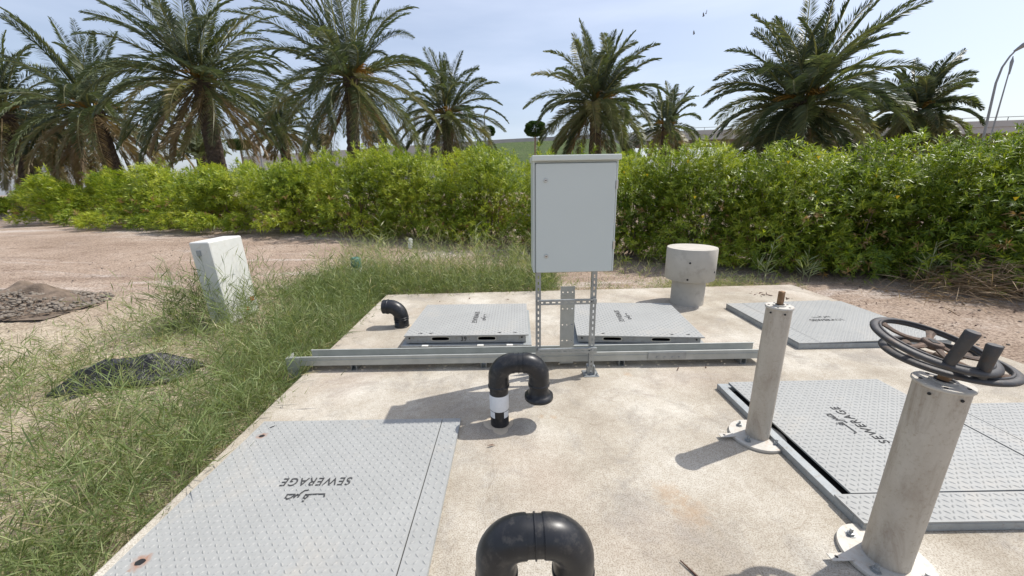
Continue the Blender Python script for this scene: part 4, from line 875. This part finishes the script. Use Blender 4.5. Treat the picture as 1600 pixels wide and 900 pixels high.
# ------------------------------------------------------------ date palms
def palm(px, cy_, spanpx, dist, label, seed, nf=64, thin=1.0, dead=.12, droopy=.8, fruit=True, basepx=None, group='date palms behind the hedge', lo=-1.1, trunk_px=24):
    r_ = np.random.default_rng(seed); top = PD(px, cy_, dist); gx_, gy_ = (top.x, top.y)
    if basepx is not None: b_ = PD(basepx, 260, dist); gx_, gy_ = b_.x, b_.y
    gz = zg(gx_, gy_); root = empty('date_palm', (gx_, gy_, gz), 0, label, 'palm tree', group)
    C0 = Vector((top.x - gx_, top.y - gy_, top.z - gz)); ca = top.y / dist; Rr = spanpx / 590 * dist / 2 * ca * .99; trunk_r = trunk_px / 590 * dist / 2 * ca
    # trunk
    mb = MB(); n = 20; K = 40; vs = []
    for k in range(K + 1):
        t_ = k / K; c = Vector((C0.x * t_ ** 1.2, C0.y * t_ ** 1.2, (C0.z + .1) * t_ - .1)); rr = trunk_r * (1.12 - .25 * t_ + (.25 if t_ > .93 else 0))
        for i in range(n):
            g_ = 2 * math.pi * i / n; bs = 1 + .16 * (((k * .5 + i * .5) % 1) - .5) + .14 * ((k * 1.0 + (i // 2) * 1.5) % 2 - .5) * .5 + r_.uniform(-.06, .06)
            vs.append((c.x + rr * bs * math.cos(g_), c.y + rr * bs * math.sin(g_), c.z))
    mb.add(vs, [(k * n + i, k * n + (i + 1) % n, (k + 1) * n + (i + 1) % n, (k + 1) * n + i) for k in range(K) for i in range(n)]); mb.add(vs[-n:], [tuple(range(n))])
    mb.build('trunk', 'palm_trunk', root)
    # fronds
    ps = []; live = []; deadp = []; K = 14
    for f in range(nf):
        u_ = (f + .5) / nf; az = f * 2.399 + r_.normal(0, .25); el = 1.5 - (1.5 - lo) * u_ ** 1.0 + r_.normal(0, .08)
        isdead = u_ > 1 - dead; Lf = Rr * (r_.uniform(.93, 1.12)) * (1.0 if u_ > .15 else .92) * (1.0 if u_ < .8 else .85)
        d0 = np.array([math.cos(az) * math.cos(el), math.sin(az) * math.cos(el), math.sin(el)]); p = np.array([C0.x, C0.y, C0.z]) + np.array([math.cos(az), math.sin(az), 0]) * .14 + np.array([0, 0, -.35 * u_ + .1]); pts_ = [p]; d = d0.copy(); bendk = (1.15 + .35 * r_.random()) * droopy * (math.cos(el) * .9 + .22)
        tw = r_.normal(0, .05)
        for k in range(1, K + 1):
            t_ = k / K; d = d + np.array([-math.sin(az) * tw, math.cos(az) * tw, -bendk * 1.9 * t_ / K * 1.15]); d = d / np.linalg.norm(d); pts_.append(pts_[-1] + d * Lf / K)
        pts_ = np.array(pts_); tang = nrm(np.gradient(pts_, axis=0)); sidev = nrm(np.cross(tang, np.array([[0, 0, 1.]]) + 1e-4)); upv = np.cross(sidev, tang)
        roll = r_.normal(0, .35); sidev, upv = sidev * math.cos(roll) + upv * math.sin(roll), upv * math.cos(roll) - sidev * math.sin(roll)
        nlf = int(92 * thin); ts = np.linspace(.14, 1, nlf) ; tt = ts * K; i0 = np.minimum(tt.astype(int), K - 1); fr = (tt - i0)[:, None]
        def ip(A): return A[i0] * (1 - fr) + A[i0 + 1] * fr
        Pp, Tg, Sd, Up = ip(pts_), ip(tang), ip(sidev), ip(upv); base_t = np.clip(r_.normal(.4, .12), .05, .68)
        if u_ > .55: base_t = min(.72, base_t + .12)
        if isdead: base_t = r_.uniform(.7, .95)
        for sgn in (-1, 1):
            m_ = nlf; ll_ = (.49 * np.sin(np.pi * np.clip(ts * .86 + .12, 0, 1)) ** .6 + .04) * (Rr / 4.0) ** .5 * r_.uniform(.85, 1.15, m_)
            fw = (.75 + .5 * ts)[:, None]; D = Sd * sgn * 1.0 + Tg * fw + Up * (.42 + r_.normal(0, .16, m_))[:, None] + r_.normal(0, .07, (m_, 3)); D[:, 2] -= .12
            W = np.full(m_, .037) / thin ** .6 * (dist / 18) ** .5
            V, F = leaves(Pp, D, Up + Tg * .3 + r_.normal(0, .3, (m_, 3)), ll_, W, .14); ps.append((V, F, np.clip(base_t + r_.normal(0, .05, m_), 0, 1)))
        V, F = strips(pts_[None], np.linspace(.035, .008, K + 1)[None] * 1.0, upv.mean(0)[None]); ps.append((V, F, np.full(K, .68 if not isdead else .9)))
        V, F = strips(pts_[None], np.linspace(.035, .008, K + 1)[None] * 1.0, sidev.mean(0)[None]); ps.append((V, F, np.full(K, .68 if not isdead else .9)))
    V, F, T = join(ps); npmesh('crown', V, F, 'palm_leaf', root, tint=T)
    if fruit:
        ps = []
        for q in range(9):
            az = r_.uniform(0, 6.28); n = 26; t_ = np.linspace(0, 1, 6)
            for s_ in range(n):
                a2 = az + r_.normal(0, .22); e2 = r_.uniform(.5, 1.2); Lq = r_.uniform(.7, 1.25) * Rr / 4; X = np.outer(t_, [math.cos(a2) * math.cos(e2), math.sin(a2) * math.cos(e2), math.sin(e2)]) * Lq; X[:, 2] -= (t_ ** 2) * Lq * .55
                X += np.array([C0.x, C0.y, C0.z]) + np.array([math.cos(az), math.sin(az), .2]) * .2; V, F = strips(X[None], np.full((1, 6), .014), nrm(r_.normal(size=(1, 3)))); ps.append((V, F, np.zeros(5)))
        V, F, T = join(ps); npmesh('fruit_stalk', V, F, 'fruit', root, tint=T)
    return root
PL = [  # px, crown centre y, span px, dist, label
 (548, 122, 285, 21, 'tall full palm left of centre with orange fruit stalks', 1, dict(basepx=550, dead=.10, nf=96, trunk_px=18)),
 (312, 125, 265, 25, 'tall palm with thick dark trunk and brown hanging fronds', 2, dict(basepx=340, dead=.2, nf=96, trunk_px=21)),
 (146, 172, 235, 32, 'palm with drooping pale fronds left of the thick-trunked palm', 3, dict(basepx=178, dead=.3, nf=72, droopy=1.05, trunk_px=20)),
 (2, 175, 225, 36, 'palm cut by the left picture edge with brown fronds', 4, dict(basepx=50, dead=.35, nf=66, droopy=1.1, trunk_px=22)),
 (698, 178, 170, 24, 'smaller palm right of the tallest left palm', 5, dict(dead=.08, nf=66, trunk_px=16)),
 (932, 158, 195, 17, 'round-crowned palm rising directly above the grey cabinet', 6, dict(dead=.06, nf=88, trunk_px=18)),
 (1040, 195, 115, 30, 'distant small palm right of the round-crowned palm', 7, dict(dead=.25, nf=50, thin=.7, trunk_px=10)),
 (1255, 158, 255, 14.5, 'widest dark palm right of centre with fronds reaching the hedge', 8, dict(dead=.04, nf=104, trunk_px=24)),
 (1432, 172, 145, 20, 'palm beside the two tilted street lamps', 9, dict(dead=.06, nf=70, trunk_px=20)),
 (78, 235, 180, 42, 'background palm with brown drooping skirt behind the left palms', 10, dict(dead=.5, nf=50, droopy=1.2, fruit=False, thin=.8, trunk_px=14)),
 (312, 243, 120, 34, 'low grey-green young palm behind the thick-trunked palm', 11, dict(dead=0, nf=30, fruit=False, thin=.7, lo=.1, trunk_px=12)),
 (440, 200, 110, 30, 'background palm seen between the two tall left palms', 12, dict(dead=.3, nf=44, fruit=False, thin=.7, trunk_px=12)),
]
for px, cy_, spn, dist, lab, sd_, kw in PL: palm(px, cy_, spn, dist, lab, 400 + sd_, **kw)

# ------------------------------------------------------------ topiary trees, lamps, flyover, bank
def topiary(px, ytop, ybot, wpx, dist, label, seed):
    r_ = np.random.default_rng(seed); a = PD(px, ytop, dist); b_ = PD(px, ybot, dist); w_ = wpx / 590 * dist / 2; gz = zg(a.x, a.y); root = empty('topiary_tree', (a.x, a.y, gz), 0, label, 'clipped tree', 'clipped trees beyond the palms')
    zc = (a.z + b_.z) / 2 - gz; hz_ = (a.z - b_.z) / 2; n = 7000; dv = nrm(r_.normal(size=(n, 3))); dv = np.sign(dv) * np.abs(dv) ** .8; O = dv * np.array([w_, w_, hz_]) * (r_.uniform(.8, 1.0, (n, 1)) + .09 * np.sin(dv[:, :1] * 6 + seed) * np.sin(dv[:, 2:] * 7)) + np.array([0, 0, zc])
    V, F = leaves(O, dv + r_.normal(0, .5, (n, 3)), r_.normal(size=(n, 3)), np.full(n, w_ * .17), np.full(n, w_ * .09), .1); npmesh('crown', V, F, 'topiary', root, tint=r_.random(n))
    mb = MB(); mb.tube([(0, 0, -.1), (0.02, 0, zc)], [.16, .10], 10); mb.build('trunk', 'stem', root)
topiary(373, 219, 233, 22, 60, 'flat-topped clipped tree seen between the left palms', 1)
topiary(501, 210, 226, 20, 60, 'clipped tree just left of the tall palm trunk', 2)
topiary(590, 205, 222, 22, 60, 'clipped tree just right of the tall palm trunk', 3)
topiary(763, 197, 212, 18, 60, 'clipped round tree in the open sky gap', 4)
topiary(836, 190, 212, 28, 50, 'clipped tree left of the round-crowned palm', 5)
topiary(1050, 228, 240, 20, 45, 'low clipped bush below the flyover deck', 6)
def lamp(pxb, pyb, pts, dist, rad, label, head=1.2, double=False):
    P0 = [PD(x, y, dist) for x, y in pts]; b_ = Vector((P0[0].x, P0[0].y, zg(0, 60))); gz = .45; root = empty('street_lamp', (P0[0].x, P0[0].y, gz), 0, label, 'street lamp', 'street lamps along the road')
    o0 = Vector((P0[0].x, P0[0].y, gz)); L_ = [p - o0 for p in P0]; first = L_[0]; d = (L_[1] - L_[0]); foot = first - d * (first.z / d.z) if abs(d.z) > .1 else Vector((0, 0, 0))
    sc_ = dist / 40; mb = MB(); pts_ = [foot] + L_; mb.tube(pts_, [rad] + [rad * (1 - .5 * i / len(L_)) for i in range(len(L_))], 10); mb.build('pole', 'mast', root)
    e = L_[-1]; dr_ = (L_[-1] - L_[-2]); dr_.z *= .5; dr_ = dr_.normalized(); mb = MB(); mb.tube([e - dr_ * .1, e + dr_ * head * .3, e + dr_ * head], [rad * .8, rad * 2.0, rad * .9], 10); mb.build('lamp_head', 'mast', root)
lamp(0, 0, [(1540, 200), (1548, 165), (1556, 130), (1566, 105), (1578, 88), (1588, 78)], 40, .07, 'nearer curved street lamp at the right', 1.0)
lamp(0, 0, [(1556, 185), (1566, 150), (1576, 115), (1583, 88)], 48, .05, 'straight thin street lamp just right of the curved one', -1.2)
lamp(0, 0, [(758, 205), (757, 190), (757, 177), (757.5, 176)], 90, .14, 'distant street lamp beside the clipped round tree', 1.6)
lamp(0, 0, [(406, 234), (403, 215), (401, 197), (401.5, 196)], 90, .14, 'distant street lamp left of the tall palm', 1.6)
lamp(0, 0, [(1052, 235), (1053, 190), (1054, 150), (1056, 149)], 70, .10, 'thin distant street lamp behind the small distant palm', 1.0)

# flyover : deck along a line, parapet, girder, piers
def deckpt(px, py, Y): return PY(px, py, Y)
A_ = PY(985, 207, 95); B_ = PY(1640, 186, 62)
root = empty('flyover', (A_.x, A_.y, .45), 0, 'long pale concrete flyover deck beyond the palms on the right', 'flyover')
dv_ = Vector((B_.x - A_.x, B_.y - A_.y, 0)); Lx = dv_.length; ang = math.atan2(dv_.y, dv_.x); root.rotation_euler = (0, 0, ang)
zd = A_.z - .45; zd2 = B_.z - .45; slope = (zd2 - zd) / Lx
def sbox(mb, xa, xb, ya, yb_, za, zb__):      # box following the deck slope
    vs = []
    for z_ in (za, zb__):
        for (x, y) in ((xa, ya), (xb, ya), (xb, yb_), (xa, yb_)): vs.append((x, y, z_ + slope * x))
    mb.add(vs, [(3, 2, 1, 0), (4, 5, 6, 7), (0, 1, 5, 4), (1, 2, 6, 5), (2, 3, 7, 6), (3, 0, 4, 7)])
Lt = Lx + 40
mb = MB(); sbox(mb, 0, Lt, 0, 9, zd - 1.0 - .9, zd - .9); mb.build('deck', 'deck', root)
mb = MB(); sbox(mb, 0, Lt, -.15, .15, zd - .93, zd); sbox(mb, 0, Lt, 8.85, 9.15, zd - .93, zd); mb.build('parapet', 'deck', root)
mb = MB()
for k in range(40): sbox(mb, k * Lt / 40, k * Lt / 40 + .08, -.04, .04, zd - .01, zd + .55)
sbox(mb, 0, Lt, -.04, .04, zd + .5, zd + .58); mb.build('railing', 'mast', root)
mb = MB(); sbox(mb, 0, Lt, 1.6, 2.6, zd - 3.0, zd - 1.92); sbox(mb, 0, Lt, 6.4, 7.4, zd - 3.0, zd - 1.92); mb.build('girder', 'deck_dark', root)
for k in range(5):
    x = 6 + k * 22; mb = MB(); mb.box(x, x + 2.2, 3, 6, -.6, zd - 3.0 + slope * x + 1.0); mb.build('pier', 'deck', root)
mb = MB(); sbox(mb, 26, Lt, 4.0, 4.5, -8, zd - 2.4); mb.v = [(x, y, max(z, -.6)) for x, y, z in mb.v]; mb.build('retaining_wall', 'deck_dark', root)
# approach ramp with parapet + grass bank in front of it
R0 = PY(380, 245, 110); R1 = PY(780, 218, 105); R2 = PY(990, 207, 97)
root = empty('approach_ramp', (0, 100, .45), 0, 'pale approach ramp wall rising left to right beyond the hedge', 'ramp')
mb = MB()
for a, b_ in ((R0, R1), (R1, R2)):
    vs = [(a.x, a.y - 100, -1), (b_.x, b_.y - 100, -1), (b_.x, b_.y - 100, b_.z - .45), (a.x, a.y - 100, a.z - .45), (a.x, a.y - 91, -1), (b_.x, b_.y - 91, -1), (b_.x, b_.y - 91, b_.z - .45), (a.x, a.y - 91, a.z - .45)]
    mb.add(vs, [(0, 1, 2, 3), (5, 4, 7, 6), (3, 2, 6, 7), (1, 5, 6, 2), (4, 0, 3, 7)])
mb.build('wall', 'deck', root)
mb = MB(); K0 = PY(690, 232, 88); K1 = PY(790, 222, 88); K2 = PY(950, 215, 88); K3 = PY(1003, 240, 84)
tp_ = [K0, K1, K2, K3]; vs = []
for p in tp_: vs += [(p.x, p.y + 6, .3), (p.x, p.y + 6, p.z), (p.x, p.y + 1, p.z), (p.x * .9, p.y - 24, .3)]
mb.add(vs, [(i * 4 + j, i * 4 + j + 1, i * 4 + 5 + j, i * 4 + 4 + j) for i in range(3) for j in range(3)] + [(0, 3, 2, 1), (12, 13, 14, 15)])
o = mb.build('grass_bank', 'lawn'); tag(o, kind='structure')

# birds
def bird(px, py, label, seed):
    p = PD(px, py, 60); mb = MB(); r_ = random.Random(seed); s_ = .22
    mb.lathe([(.01, -s_ * .6), (.06, -.08), (.075, .05), (.03, s_ * .55), (.005, s_ * .75)], 10, axis=(1, .2, .2))
    b_ = mb
    b_.add([(0, -.03, .03), (.12, -.03, .03), (.02, -.1, .26), (-.08, -.12, .42), (-.08, -.06, .2)], [(0, 1, 2, 3, 4)]); b_.add([(0, .03, .03), (.12, .03, .03), (.02, .12, .22), (-.08, .2, .36), (-.08, .08, .18)], [(0, 1, 2, 3, 4)])
    o = b_.build('bird', 'bird'); o.location = p; o.rotation_euler = (0, 0, r_.uniform(-.5, .8)); tag(o, label, 'bird', 'birds in the sky')
bird(1099, 25, 'left bird of the close pair flying high in the sky', 1); bird(1103, 21, 'right bird of the close pair flying high in the sky', 2); bird(1084, 53, 'single bird flying below the pair', 3)
S.cycles.max_bounces = 6
